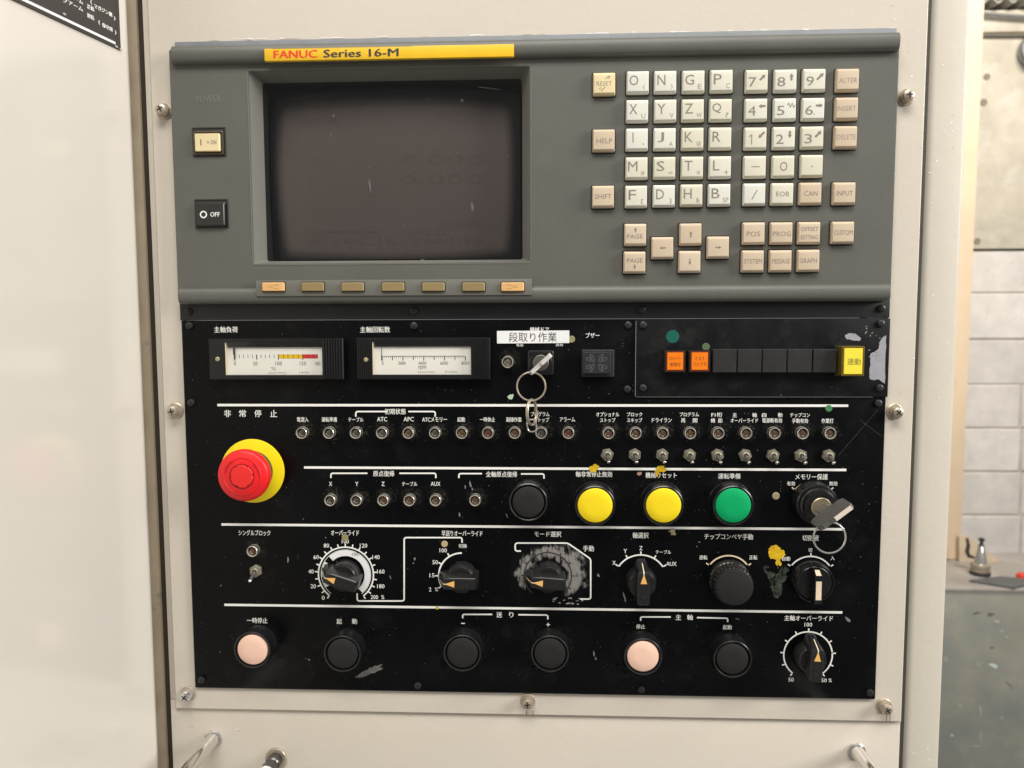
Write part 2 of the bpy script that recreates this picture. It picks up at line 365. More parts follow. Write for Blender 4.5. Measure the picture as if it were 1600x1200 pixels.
part(kn, 'base_ring', MB().lathe([(8.2,0),(8.2,1.2),(7.6,2.2),(5.6,2.2)], 32), STEEL, (kx,ky,-2.2))
part(kn, 'barrel', MB().lathe([(5.4,0),(5.4,8),(4.6,9),(4.6,13),(5.6,14),(6.2,15),(6.2,26),(5.4,27.5),(2,27.5)], 32), mat('dark_steel', (.12,.115,.11), .3, metal=.9), (kx,ky,-1))
part(kn, 'rim', MB().lathe([(6.25,0),(6.9,.8),(6.9,2.2),(6.25,3)], 32, cap0=False, cap1=False), CHROME, (kx,ky,19))

# =================================================================== DOOR AT THE LEFT
A = math.radians(11.3); DX0, DH0 = -287.5, 4.0
door = thing('machine_door', 'glossy beige sheet metal door at the left of the control panel', 'door', (DX0, 0, DH0), rot=(PI/2, 0, PI/2-A))
def QD(u, v):
    """door plane coordinates: s along the door (positive away from the operator), y up"""
    a, b, c = ray(u, v); ca, sa = math.cos(A), math.sin(A)
    t = (DX0*ca-(D-DH0)*sa)/(a*ca-c*sa); X, H, y = a*t, D-c*t, -b*t
    return (X-DX0)*sa-(H-DH0)*ca, y
prof = [(-420,0),(-8,0),(-5,-.6),(-2.4,-2.2),(-.7,-4.8),(0,-8),(0,-24),(-420,-24)]
sub(door, 'door_skin', MB().rings([[(x,y,z) for x,z in prof] for y in (-620,460)]), BEIGE_DOOR)
s0, y0 = QD(187,79)
s1, _ = QD(52,1)
pq = MB().box(-260, 0, 0, 200, .1, 1.1, .2)
plaque = sub(door, 'instruction_plate', pq, PLAQUE, (s0, y0, 0), label='black instruction plate with white Japanese lettering')
sub(plaque, 'border', MB().stroke([(-258,3.0),(-5,3.0)], 1.7), PAPER, (0,0,1.16))
def plaque_text(s, u0, v0, u1, v1, ht):
    a = QD(u0, v0); b = QD(u1, v1); wd = b[0]-a[0]
    sub(plaque, 'lettering', tmesh(s, wd, ht, .015, 'lettering'), WHITE, ((a[0]+b[0])/2-s0, (a[1]+b[1])/2-y0, 1.16))
for t_, a_, b_ in (('(',(151.5,34),(154,36.2)),('保守用',(157,37.3),(173.5,48)),(')',(177,50),(179.5,52)),('逆転',(133.5,22.3),(145,29.8)),('チェンジングアーム',(52,-27),(127.5,19.5)),
                   ('(',(139,2.5),(141.5,4.5)),('マガジン側',(144.5,7),(173,25.5)),(')',(175.5,28),(178,30)),('正転',(133.5,8.5),(145,16)),('チェンジングアーム',(60,-34),(127.5,7.5))):
    plaque_text(t_, *a_, *b_, 2.9)
sub(plaque, 'edge_band', MB().box(-3.0,-.6,5,199,1.1,1.2), INK)
for i, (u, v) in enumerate(((180,73),(187,78),(98,22))):
    a = QD(u, v); sub(plaque, 'worn_edge', MB().sheet([(math.cos(t)*1.6*random.uniform(.5,1.2), math.sin(t)*.9*random.uniform(.5,1.2)) for t in [k*.7 for k in range(9)]]), CHIPW, (a[0]-s0, a[1]-y0, 1.2))
jm = thing('door_jamb', 'worn tan jamb strip in the gap beside the left door', 'door jamb', (-290, -340, -30))
part(jm, 'strip', MB().box(-305, -289.6, -620, 460, -34, -6, 2.0), JAMB)
part(jm, 'gap_shade', MB().box(-289.5, -283.7, -620, 460, -60, -8), mat('brown_gap_shade', (.045,.032,.022), .7))  # dark brown strip added to stand in for the shade in the door gap

# =================================================================== COLUMN AT THE RIGHT
colm = thing('machine_column', 'narrow beige sheet metal column right of the control cabinet', 'column', (276,-340,-40))
cx0, cx1 = 262.4, Q(1508,240,-12)[0]
pr = [(cx0,-90),(cx0,-24),(cx0+.3,-20),(cx0+1.2,-16.5),(cx0+2.7,-14),(cx0+4.6,-12.6),(cx0+6.5,-12.1),(cx0+8,-12),(cx1-3,-12),(cx1-1.2,-12.5),(cx1,-14),(cx1,-90)]
part(colm, 'skin', MB().rings([[(x,y,z) for x,z in pr] for y in (-620,460)]), BEIGE_COL)
part(colm, 'gap_shade_strip', MB().box(258.5, 262.3, -620, 460, -100, -6), mat('olive_gap_shade', (.05,.044,.032), .7))  # dark olive strip added as the shade between plate and column
for i in range(34):
    u = random.uniform(1462,1500); v = random.choice((random.uniform(170,330), random.uniform(1120,1198), random.uniform(0,1200)))
    u -= v*.036; blob(colm, 'paint_run', max(u, 1458-v*.036), v, random.uniform(.8,2.0), random.uniform(.6,1.6), -11.9, PAPER if i % 3 else BEIGE, 200+i, .4, 9)

# =================================================================== CNC DISPLAY AND KEYBOARD UNIT
FH = 6.0                                             # face height
mdi = thing('control_display', 'grey control unit with dark screen and ivory keyboard above the black panel', 'control unit', (0, MY0, 0))
top_in, bot_in = Q(840,92,FH)[1], Q(840,447,FH)[1]
sx0, sx1 = Q(390,260,FH)[0], Q(830,260,FH)[0]; sy1, sy0 = Q(610,105,FH)[1], Q(610,413,FH)[1]
hs = MB()
hs.rings([[(MX0,MY0+2,z),(MX1,MY0+2,z),(MX1,MY1-2,z),(MX0,MY1-2,z)] for z in (0,FH-.6)]+[[(MX0+.6,MY0+2,FH),(MX1-.6,MY0+2,FH),(MX1-.6,MY1-2,FH),(MX0+.6,MY1-2,FH)],
   [(sx0+1,sy0+1,FH),(sx1-1,sy0+1,FH),(sx1-1,sy1-1,FH),(sx0+1,sy1-1,FH)],[(sx0+1,sy0+1,0),(sx1-1,sy0+1,0),(sx1-1,sy1-1,0),(sx0+1,sy1-1,0)]], False, False)
part(mdi, 'housing', hs, GREY)
part(mdi, 'back_flange', MB().box(MX0+2, MX1, MY1-6, Q(840,54.5,.4)[1], .02, .45, .1), mat('blue_grey_flange', (.22,.235,.25), .5, var=.1, vscale=60))
def rib(y0, y1, bulge, x0, x1, top=True):
    n = 14; m_, hw = (y0+y1)/2, (y1-y0)/2
    pf = [(m_+hw*math.cos(PI*k/n), (FH-5 if k in (0,n) else FH-1)+bulge*abs(math.sin(PI*k/n))**.5) for k in range(n+1)]
    b = .8
    R = lambda x, q: [(x, m_+(y-m_)*q, FH-5+(z-FH+5)*q) for y, z in pf]
    return MB().rings([R(x0,.97), R(x0+b*.5,1), R(x1-b*.5,1), R(x1,.97)])
part(mdi, 'rounded_rail', rib(top_in, MY1, 6.2, MX0+3.6, MX1-1.8), GREY)
part(mdi, 'rounded_rail', rib(MY0, bot_in, 6.2, MX0+2.4, MX1-2.4), GREY)
# screen
scx, scy, sw, sh = (sx0+sx1)/2, (sy0+sy1)/2, sx1-sx0, sy1-sy0
bz = MB(); N5 = 5
def rr_at(w_, h_, r, z, dy=0, dx=0): return [(x+dx, y+dy, z) for x, y in rrect(w_, h_, r, N5)]
bz.rings([rr_at(sw+.6,sh+.6,2.5,FH-.5), rr_at(sw,sh,2.3,FH+.25), rr_at(sw-.9,sh-.9,2.0,FH+.2), rr_at(sw-12.6,sh-9.0,1.6,-5.0,-1.0), rr_at(sw-13,sh-9.4,1.6,-6.5,-1.0)], False, False)
part(mdi, 'screen_bezel', bz, GREYB, (scx,scy,0))
bez = MB().rings([rr_at(sw-13.2,sh-9.6,1.6,-6.0,-1), rr_at(sw-14,sh-10.4,2,-40,-1), rr_at(4,4,1,-40.1,-1)], False, False)
part(mdi, 'screen_shroud', bez, mat('black_shroud', (.006,.0065,.009), .6), (scx,scy,0))
tw, th_ = sw-16, sh-12
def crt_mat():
    m = bpy.data.materials.new('crt_phosphor_edge_shade'); m.use_nodes = True; nt = m.node_tree; b = nt.nodes['Principled BSDF']
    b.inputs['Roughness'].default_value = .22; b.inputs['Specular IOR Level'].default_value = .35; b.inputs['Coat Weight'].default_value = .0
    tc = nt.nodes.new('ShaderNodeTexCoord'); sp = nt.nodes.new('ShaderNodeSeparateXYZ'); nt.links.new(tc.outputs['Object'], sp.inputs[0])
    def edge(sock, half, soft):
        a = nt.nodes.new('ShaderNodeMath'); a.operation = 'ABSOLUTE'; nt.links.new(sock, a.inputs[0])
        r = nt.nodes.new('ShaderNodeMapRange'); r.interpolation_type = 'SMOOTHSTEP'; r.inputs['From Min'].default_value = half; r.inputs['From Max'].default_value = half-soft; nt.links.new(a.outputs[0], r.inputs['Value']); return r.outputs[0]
    def bow(main, cross, half_c, amount):          # bowed phosphor edge, with the soft border shade put into its colour
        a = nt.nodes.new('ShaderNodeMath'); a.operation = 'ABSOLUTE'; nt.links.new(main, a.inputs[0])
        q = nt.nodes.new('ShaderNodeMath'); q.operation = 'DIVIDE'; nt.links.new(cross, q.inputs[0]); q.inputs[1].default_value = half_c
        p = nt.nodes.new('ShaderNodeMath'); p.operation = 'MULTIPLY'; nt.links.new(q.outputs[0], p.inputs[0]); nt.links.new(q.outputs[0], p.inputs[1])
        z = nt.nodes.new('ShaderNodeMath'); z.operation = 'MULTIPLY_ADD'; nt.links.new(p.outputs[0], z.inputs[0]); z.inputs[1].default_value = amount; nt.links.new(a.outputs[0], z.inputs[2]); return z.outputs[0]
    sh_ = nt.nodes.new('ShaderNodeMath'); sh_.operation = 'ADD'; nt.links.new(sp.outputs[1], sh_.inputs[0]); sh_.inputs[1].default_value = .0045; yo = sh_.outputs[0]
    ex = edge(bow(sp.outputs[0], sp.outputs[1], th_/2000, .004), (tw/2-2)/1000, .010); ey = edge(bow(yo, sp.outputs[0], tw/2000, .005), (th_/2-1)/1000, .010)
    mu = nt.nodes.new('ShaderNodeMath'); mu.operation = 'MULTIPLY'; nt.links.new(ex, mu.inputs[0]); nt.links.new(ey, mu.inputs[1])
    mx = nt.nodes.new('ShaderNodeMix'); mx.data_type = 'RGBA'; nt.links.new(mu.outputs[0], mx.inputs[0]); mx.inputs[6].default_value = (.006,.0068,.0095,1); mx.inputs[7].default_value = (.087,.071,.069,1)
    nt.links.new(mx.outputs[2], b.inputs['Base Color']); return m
g = 24; vs = []; fs = []
def crt_z(x, y): return -8.5-9*((x/(tw/2))**2*.55+(y/(th_/2))**2*.45)
for j in range(g+1):
    for i in range(g+1):
        x = (i/g-.5)*tw; y = (j/g-.5)*th_; vs.append((x, y, crt_z(x, y)))
for j in range(g):
    for i in range(g): fs.append((j*(g+1)+i, j*(g+1)+i+1, (j+1)*(g+1)+i+1, (j+1)*(g+1)+i))
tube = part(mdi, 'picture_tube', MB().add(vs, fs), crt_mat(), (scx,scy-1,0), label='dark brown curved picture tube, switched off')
BURN = mat('burnt_phosphor', (.078,.0625,.060), .3, spec=.35)
def burn(s, u, v, wpx, hpx, bold=.01):
    x, y = Q(u, v, -10); x -= scx; y -= scy-1; k = sc(u, v, -10); z = crt_z(x, y)
    vv, ff = glyphs(s, bold); mb = MB().add([(px*wpx*k, py*hpx*k, crt_z(x+px*wpx*k, y+py*hpx*k)-z+.06) for px, py in vv], ff)
    sub(tube, 'burnt_in_text', mb, BURN, (x, y, z))
burn('O0000 N00000', 730, 184, 96, 8); burn('現在位置', 495, 188, 66, 8)
for k, ax in enumerate('XZ'):
    yy = 250+k*30
    burn(ax, 486, yy, 10, 14); burn('0.000' if k != 1 else '0.000', 690, yy, 130, 15)
burn('MDI **** *** ***', 531, 364, 122, 8); burn('10:28:22', 667, 363, 62, 8); burn('OS100% L  0%', 730, 352, 96, 8)
for u, t in ((493,'[ ABS  ]'), (555,'[ REL  ]'), (620,'[ ALL  ]'), (680,'[ HNDL ]'), (745,'[ OPRT ]')): burn(t, u, 378, 56, 10)
pane = MB().rings([rr_at(sw-13.3,sh-9.7,1.6,-5.8,-1), rr_at(sw-13.3,sh-9.7,1.6,-5.6,-1)])
part(mdi, 'screen_glass', pane, PANE, (scx,scy,0))
for i, (u, v, a, b2, ro) in enumerate(((722,157,1.4,3,.2),(521,181,1.6,2,0),(578,290,1.6,9,.15),(738,323,1.6,8,.1),(765,138,18,1,-.15),(517,212,.8,3,0),(668,155,1,1,0),(632,352,1,1,0),(577,262,1,1.4,0),(715,240,1,1,0),(794,244,1,1,0),(604,170,.9,.9,0),(570,409,4,1.2,0),(660,406,3,1,0))):
    blob(mdi, 'dust_speck', u, v, a, b2, -5.5, mat('screen_dust', (.125,.115,.11), .9), 400+i, .3, 10, ro)
# nameplate on the upper rail
npx0, npy1 = Q(413,80,FH+6.8); npx1, npy0 = Q(803,80,FH+6.8); yc = Q(608,82,FH+6.8)[1]; wd = npx1-npx0; k = sc(608,82,FH+6)
npo = part(mdi, 'nameplate', MB().box(-wd/2, wd/2, -9.3*k, 9.3*k, -2.6, .5, .2), NPYEL, ((npx0+npx1)/2, yc, FH+6.3), label='yellow nameplate strip reading FANUC Series 16-M')
def np_text(s, u0, u1, v, hpx, m, bold):
    x0 = Q(u0,v,FH+6.8)[0]; x1 = Q(u1,v,FH+6.8)[0]
    sub(npo, 'lettering', tmesh(s, x1-x0, hpx*k, bold, 'lettering'), m, ((x0+x1)/2-(npx0+npx1)/2, 0, .56))
np_text('FANUC', 427, 496, 84, 12.5, NPRED, .025); np_text('Series 16-M', 505, 623, 83, 12.5, INK, .025)
edge = MB()
for i in range(66):
    x = -wd/2+6+i*1.45; edge.sheet([(x,8.2*k),(x+.7,8.2*k),(x+.7,9.0*k),(x,9.0*k)])
sub(npo, 'edge_marks', edge, INK, (0,0,.56))['kind'] = 'stuff'
# power buttons
for (u, v, on) in ((327,222,True),(331,334,False)):
    x, y = Q(u, v, FH); k = sc(u, v, FH)
    wl = part(mdi, 'power_button_on' if on else 'power_button_off', MB().rings([[(a*1.0,b,z) for a,b in ((-26*k,-22*k),(26*k,-22*k),(26*k,22*k),(-26*k,22*k))] for z in (0,)]+[[(a,b,.5) for a,b in ((-26*k,-22*k),(26*k,-22*k),(26*k,22*k),(-26*k,22*k))],
        [(a,b,.5) for a,b in ((-24.5*k,-20.5*k),(24.5*k,-20.5*k),(24.5*k,20.5*k),(-24.5*k,20.5*k))],[(a,b,.06) for a,b in ((-24.5*k,-20.5*k),(24.5*k,-20.5*k),(24.5*k,20.5*k),(-24.5*k,20.5*k))]], False, True), mat('button_well', (.03,.026,.02) , .5), (x,y,FH))
    sub(wl, 'collar', MB().loft(47*k, 36*k, 1, [(0,0,.08),(0,0,1.6),(.7,.7,2.0),(1.6,1.6,1.2),(1.6,1.6,.2)], cap1=True, c=(0,-2*k)), mat('brown_collar', (.055,.042,.028), .4) if on else BPL)
    cp = sub(wl, 'cap', MB().loft((39 if on else 45)*k, (27 if on else 34)*k, .8, [(0,0,.3),(0,0,2.6),(.5,.5,3.2)], c=(-.5*k,-2*k)), KEYR if on else mat('black_gloss_cap', (.022,.022,.021), .35))
    if on:
        sub(cp, 'legend', MB().stroke([(0,-4.5*k),(0,4.5*k)], 1.4*k), INK, (-10*k,-2*k,3.26)); sub(cp, 'legend', tmesh('ON', 9*k, 6.5*k, .005), KEYINK, (9.5*k,-2*k,3.26))
        sub(cp, 'mark', MB().sheet(circ(0,0,1.6*k,n=12)), KEYINK2, (1*k,-2*k,3.26))
    else:
        sub(cp, 'legend', MB().stroke(circ(0,0,4.6*k,n=24), 1.9*k, closed=True), WHITE, (-10*k,-2*k,3.26)); sub(cp, 'legend', tmesh('OFF', 15*k, 7*k, .012), WHITE, (8*k,-2*k,3.26))
k = sc(326,154,FH); x, y = Q(326,154,FH)
pw = tmesh('POWER', 38*k, 10*k, .004, 'embossed_word'); part(mdi, 'embossed_word', pw, mat('pale_word_grey', (.175,.174,.152), .5), (x,y,FH+.12))  # word coloured paler than the grey housing
# soft keys
x0, y1 = Q(400,449,12); x1, _ = Q(831,449,12); yt_, yb_ = Q(616,437,12)[1], Q(616,462,12)[1]
strip = part(mdi, 'soft_key_strip', MB().box(-(x1-x0)/2, (x1-x0)/2, -(yt_-yb_)/2, (yt_-yb_)/2, -7, 0, .5), GREYB, ((x0+x1)/2,(yt_+yb_)/2,12.2))
kk = sc(616,448,13)
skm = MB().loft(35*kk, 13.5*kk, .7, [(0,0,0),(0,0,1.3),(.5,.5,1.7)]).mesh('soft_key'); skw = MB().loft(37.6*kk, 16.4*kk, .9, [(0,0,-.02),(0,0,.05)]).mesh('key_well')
for i, u in enumerate((427,488.5,551,614,677,740,801)):
    x, y = Q(u, 448.2, 13.5); s = sub(strip, 'soft_key', skm, KEYO if i in (0,6) else KEYB, (x-(x0+x1)/2, y-(yt_+yb_)/2, .05)); sub(strip, 'key_well', skw, WELL, (x-(x0+x1)/2, y-(yt_+yb_)/2, 0))
    if i in (0,6):
        d = -1 if i == 0 else 1
        sub(strip, 'arrow_mark', MB().stroke([(-d*9*kk,3.5*kk),(d*9*kk,0),(-d*9*kk,-3.5*kk)], .5), KEYO if False else mat('faded_arrow', (.45,.24,.09), .5), (x-(x0+x1)/2, y-(yt_+yb_)/2, 1.8))
# keyboard
KT = 4.2; KH = FH+KT; kk = sc(1130,250,KH); ks = 34.9*kk
keym = MB().loft(ks, ks, .6, [(0,0,.1),(0,0,2.5),(.25,.3,3.0),(.55,1.5,KT-.12),(.9,2.2,KT)], n=3).mesh('key', .22)
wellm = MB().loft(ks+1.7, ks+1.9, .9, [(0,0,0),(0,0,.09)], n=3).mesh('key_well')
def arrow(L, w_, hd, hw):
    return MB().prism([(-w_/2,-L/2),(w_/2,-L/2),(w_/2,L/2-hd),(hw/2,L/2-hd),(0,L/2),(-hw/2,L/2-hd),(-w_/2,L/2-hd)], 0, .05)
def key(u, v, m, legs=(), arrows=(), strokes=()):
    x, y = Q(u, v, KH); m = random.choice(KEYWS) if m == 'ivory' else random.choice(KEYPS) if m == 'peach' else m
    o = part(mdi, 'key', keym, m, (x, y, FH), random.uniform(-.006,.006)); sub(o, 'key_well', wellm, WELL)
    for (s, dx, dy, wpx, hpx, ink) in legs:
        sub(o, 'legend', tmesh(s, wpx*kk, hpx*kk, -.004 if ink is KEYINK else .0), ink, (dx*kk, dy*kk, KT+.06))
    for (dx, dy, L, w_, hd, hw, ang) in arrows: sub(o, 'arrow', arrow(L*kk, w_*kk, hd*kk, hw*kk), KEYINK, (dx*kk, dy*kk, KT+.03), math.radians(ang))
    for (pts, wpx) in strokes: sub(o, 'mark', MB().stroke([(a*kk,b*kk) for a,b in pts], wpx*kk), KEYINK, (0,0,KT+.06))
alpha = [('O','(',997,128),('N',')',1040,127.5),('G','E',1084,127),('P','C',1128,126),('X','U',996,173),('Y','V',1040,172.5),('Z','W',1083,172),('Q','?',1126.5,171.5),
 ('I',',',995.5,217.5),('J','A',1039,217),('K','@',1082.5,216.5),('R','',1126,216),('M','#',995,262.5),('S','=',1038.5,262),('T','*',1082,261.5),('L','+',1125.5,261),('F','[',994.3,307),('D',']',1037.8,306),('H','&',1081,305),('B','SP',1124.5,304.5)]
wid = {'I':1.6,'M':15,'W':16,'O':14,'Q':14,'G':14,'L':10,'J':10,'F':11.5}
sw2 = {'(':3,')':3,',':2.5,'[':4,']':4,'SP':9,'@':7.5,'W':8.5,'=':6.5,'+':6.5,'*':6,'&':6.5,'?':5}
for a, b, u, v in alpha:
    legs = [(a, -6.5, 2.5, wid.get(a,12.5), 15.5, KEYINK)]
    if b: legs.append((b, 9.5, -8, sw2.get(b,6.2), 3 if b in '=,' else 7.5, KEYINK2))
    key(u, v, KEYW, legs)
AR = lambda ang, L=11: [(8.5, 5, L, 3.2, 5, 6.5, ang)]
key(1183,126,KEYW,[('7',-7,-2,12,14.5,KEYINK)], AR(-45,12)); key(1228,125.5,KEYW,[('8',-7,-2,12.5,14.5,KEYINK)], AR(0)); key(1273,124.5,KEYW,[('9',-7,-2,12,14.5,KEYINK)], AR(-45,14))
key(1182,171,KEYW,[('4',-7,-2,12,14.5,KEYINK)], AR(90)); key(1227,170.5,KEYW,[('5',-7,-2,12,14.5,KEYINK)], (), [([(3,6),(5,9),(8,3),(10.5,9),(13,2.5),(15,6)],1.2)]); key(1271.5,170,KEYW,[('6',-7,-2,12,14.5,KEYINK),('.',1,-8,1.8,1.8,KEYINK)], AR(-90))
key(1181,216,KEYW,(), AR(135,13), [([(-10.5,2.5),(-6.4,5.2),(-6.4,-9.3)],1.4)]); key(1225.5,215.3,KEYW,[('2',-7,-2,12,14.5,KEYINK)], AR(180)); key(1270,214.5,KEYW,[('3',-7,-2,12,14.5,KEYINK)], AR(-45,13))
key(1180,260.5,KEYW,(),(),[([(-6,0),(7,0)],1.3)]); key(1224.5,260,KEYW,[('O',0,0,12,14.5,KEYINK)]); key(1269,259,KEYW,[('.',0,-1,2.4,2.4,KEYINK)])
key(1179.3,303.5,KEYW,(),(),[([(-4.5,-8),(4,7)],1.3)]); key(1223,303,KEYW,[('EOB',0,0,20,7.5,KEYINK)]); key(1267,302.3,KEYP,[('CAN',0,0,21,7.5,KEYINK)]); key(1320,302,KEYP,[('INPUT',0,0,25,7.5,KEYINK)])
key(1325.3,124.3,KEYP,[('ALTER',0,-1,28,7.5,KEYINK2)]); key(1323.8,169.3,KEYP,[('INSERT',-1,0,29,7.5,KEYINK2)]); key(1322.3,214,KEYP,[('DELETE',0,0,29,7.5,KEYINK2)])
key(944.3,130.5,KEYR,[('RESET',0,0,24.5,7,KEYINK2)],(),[([(2,7),(7.5,12)],1.2),([(6,7.5),(9.5,11)],1.2),([(-5,-11),(1.5,-5)],1.2),([(-8,-8.5),(-5.5,-6)],1.2)])
key(943.5,219,KEYP,[('HELP',1,-1,25,7.5,KEYINK)]); key(942.5,307,KEYP,[('SHIFT',0,0,26,7.5,KEYINK)])
UP = lambda dy, ang, L=10: [(0, dy, L, 1.8, 4.5, 4.8, ang)]
key(993,366.5,KEYP,[('PAGE',-1,-3,25,7,KEYINK)], UP(7.5,0,8)); key(991.8,410,KEYP,[('PAGE',0,3,25,7,KEYINK)], UP(-7,180,8))
key(1079.5,366,KEYP,(),UP(0,0)); key(1078,409,KEYP,(),UP(0,180)); key(1035.5,387.3,KEYP,(),UP(0,90)); key(1122.5,386.5,KEYP,(),UP(0,-90))
key(1178.3,364.5,KEYP,[('POS',-1,-1,21,8,KEYINK)]); key(1221.8,364.3,KEYP,[('PROG',0,-1,28,7.5,KEYINK)]); key(1265,363.8,KEYP,[('OFFSET',0,6,27,6.5,KEYINK),('SETTING',0,-7,28,6.5,KEYINK)]); key(1317.8,363.3,KEYP,[('CUSTOM',0,0,29,7.5,KEYINK)])
key(1176.8,408.3,KEYP,[('SYSTEM',0,0,28,7.5,KEYINK)]); key(1220.4,408,KEYP,[('MESSAGE',0,0,28,7.5,KEYINK)]); key(1264,407.3,KEYP,[('GRAPH',-1,0,27,7.5,KEYINK)])

# =================================================================== BLACK OPERATOR PANEL
BH = 2.2                                             # top surface of the black panel
pan = thing('operator_panel', 'black operator panel with knobs, lamps and push buttons under the grey unit', 'control panel', (0, PY0, 0))
part(pan, 'plate', MB().box(PX0, PX1, PY0, PY1-.3, 0, BH, .5), BLACK)
part(pan, 'trim_strip', MB().box(PX0-1, PX1+.8, PY1, MY0+4, 0, 1.6, .3), TRIM)
bscr = cross_screw(2.6, 1.8, 0, 18); bslot = cross_slot(1.4, .35, 1.83)
def black_screw(th, u, v, h, m=None):
    s = part(th, 'screw', bscr, m or SCREWB, QQ(u, v, h), random.uniform(0,1.5)); sub(s, 'cross_slot', bslot, SLOT)
for u, v in ((295,487),(647,486),(1003,484),(1377,482)): black_screw(pan, u, v, 1.6)
for u, v in ((296,509),(647,509),(981,508),(980,608),(1372,630),(299,629),(315,1062),(653,1071),(1002,1077),(1359,1082)): black_screw(pan, u, v, BH)
PH = BH+.07                                          # print height
# --- printed lines
for a, b, y in ((-237.3,211.8,-58.9), (Q(475,730,PH)[0],211.9,Q(475,730,PH)[1]-.2), (-237.3,211.9,Q(800,823,PH)[1]), (-237.2,212.2,-207.5)):
    part(pan, 'printed_line', MB().stroke([(0,0),(b-a,0)], 1.75), WHITE, (a, y, PH))
BR = [((556,651),(556,643),(605,643)), ((638,643),(680,643),(680,651)), ((517,747),(517,739.5),(574,739.5)), ((624,739.5),(681,739.5),(681,747)), ((717,747),(717,740),(753,740)), ((814,740.5),(850,740.5),(850,748)),
      ((723,966),(723,960),(769,960)), ((810,960.5),(856,961),(856,968)), ((1001,970),(1001,964),(1048,964)), ((1089,965),(1137,966),(1137,972))]
for b in BR: line(pan, b, 2.3, PH, rnd=4)
line(pan, ((558,927),(558,939),(631.5,939),(631.5,840),(722,840),(722,848)), 2.3, PH, rnd=4)
line(pan, ((814,861),(805,861),(805,848.5),(887,848.5),(923,873.5),(923,936),(906,936)), 2.3, PH, rnd=4)
# --- lettering:  text, u, v, width px, height px
TX = [('主軸負荷',353,515,37,9.5),('主軸回転数',586,515,47,9.5),('機械ドア',843,515,30,8),('有効',812,538,11,7),('無効',874,537.5,11,7),('ブザー',926,524,22,8.5),
 ('非',355.5,646,11,11),('常',379,646,11,11),('停',403,646,11,11),('止',427.5,646,11,11),
 ('電源入',473,655.5,18,7.5),('運転準備',514.5,655.5,24,7.5),('テーブル',556,655.5,24,7),('ATC',597,655,16,7),('APC',638.5,655,16,7),('ATCメモリー',679,655.5,39,7.5),('起動',720.5,655.5,12,7.5),('一時休止',761.5,655.5,24,7.5),('副操作盤',803,655.5,24,7.5),('プログラム',844,647,29,7.5),('ストップ',846,656,24,7.5),('アラーム',886.5,655.5,24,7),
 ('初期状態',617.5,643,33,9),('原点復帰',599.5,740,33,9),('全軸原点復帰',783.5,741,49,9),('送',780,960.5,9,9),('り',799,960.5,7,9),('主',1060,964.5,9,9),('軸',1078,964.5,9,9),
 ('オプショナル',949.5,647.5,36,7),('ストップ',949.5,656.5,24,7),('ブロック',991.5,647.5,24,7),('スキップ',991.5,656.5,24,7),('ドライラン',1034,656.5,31,7),('プログラム',1077,647.5,30,7),('再',1067.5,657,7,7),('開',1086,657,7,7),('F1桁',1120,648,17,7.5),('機',1114,657,7,7),('能',1125.5,657,7,7),
 ('主',1148,648.5,7,7),('軸',1179,648.5,7,7),('オーバーライド',1163,657,43,7),('自',1194,648.5,7,7),('動',1219,648.5,7,7),('電源断有効',1206.5,657,31,7.5),('チップコン',1250,648.5,31,7),('手動有効',1250,657.5,25,7.5),('作業灯',1293,657.5,19,7.5),
 ('X',516.5,756,5,6.5),('Y',557.5,756,5,6.5),('Z',598.5,756,5,6.5),('テーブル',640,756,24,7),('AUX',680.5,756,15,6.5),
 ('軸非常停止無効',928,741,57,9),('機械リセット',1033,742.5,49,9),('運転準備',1139.5,744,35,9),('メモリー保護',1268,745,51,9.5),('有効',1236,755.5,12.5,7),('無効',1302,755.5,12.5,7),
 ('シングルブロック',397.5,832.5,50,9),('オーバーライド',539,832.5,44,8.5),('早送りオーバーライド',722,833.5,64,9),('切換',723,853,13,6.5),('モード選択',856,834.5,42,9),('手動',919.5,857,17,9.5),('軸選択',1001,836.5,25,9.5),('チップコンベヤ手動',1138.5,838.5,76,9.5),('切削液',1266.5,840.5,26,9.5),
 ('逆転',1099,871,12.5,7),('正転',1177,871,12.5,7),('自動',1228.5,873,12.5,7),('切',1266,859.5,6,6.5),('入',1301,872,6.5,6.5),('X',959.5,879.5,5,6.5),('Y',977,861,5.5,6.5),('Z',1001.5,856.5,5,6.5),('テーブル',1036.5,862.5,24,6.5),('AUX',1049,881,16,6.5),
 ('一時停止',402,969.5,32,9),('起',530,971,8,8.5),('動',554,971,8,8.5),('-',723.5,974,6,1.6),('+',856.5,976,6,6),('停止',1001,979,14,7.5),('起動',1136.5,980,14,7.5),('主軸オーバーライド',1263.5,966,76,9),
 ('0',505,934,4.5,6.5),('20',489.5,916,8.5,6.5),('40',486,893,8.5,6.5),('60',494,870.5,8.5,6.5),('80',510,852.5,8.5,6.5),('100',539.5,846,11,6.5),('120',568,852.5,11.5,6.5),('140',587.5,870.5,11.5,6.5),('160',595,893,11.5,6.5),('180',595,916,11.5,6.5),('200',585,933,11.5,6.5),('%',598,933,5,6.5),
 ('100',692.5,860,11.5,6.5),('50',680,878.5,8.5,6.5),('15',675,899,8,6.5),('2',672,921,4,6.5),('%',682,921,5,6),('100',1263,976,12,6.5),('50',1236,1062,8.5,6.5),('150',1286,1063,11.5,6.5),('%',1297,1063,5,6)]
for s, u, v, a, b in TX: print_on(pan, s, u, v, a, b, PH)
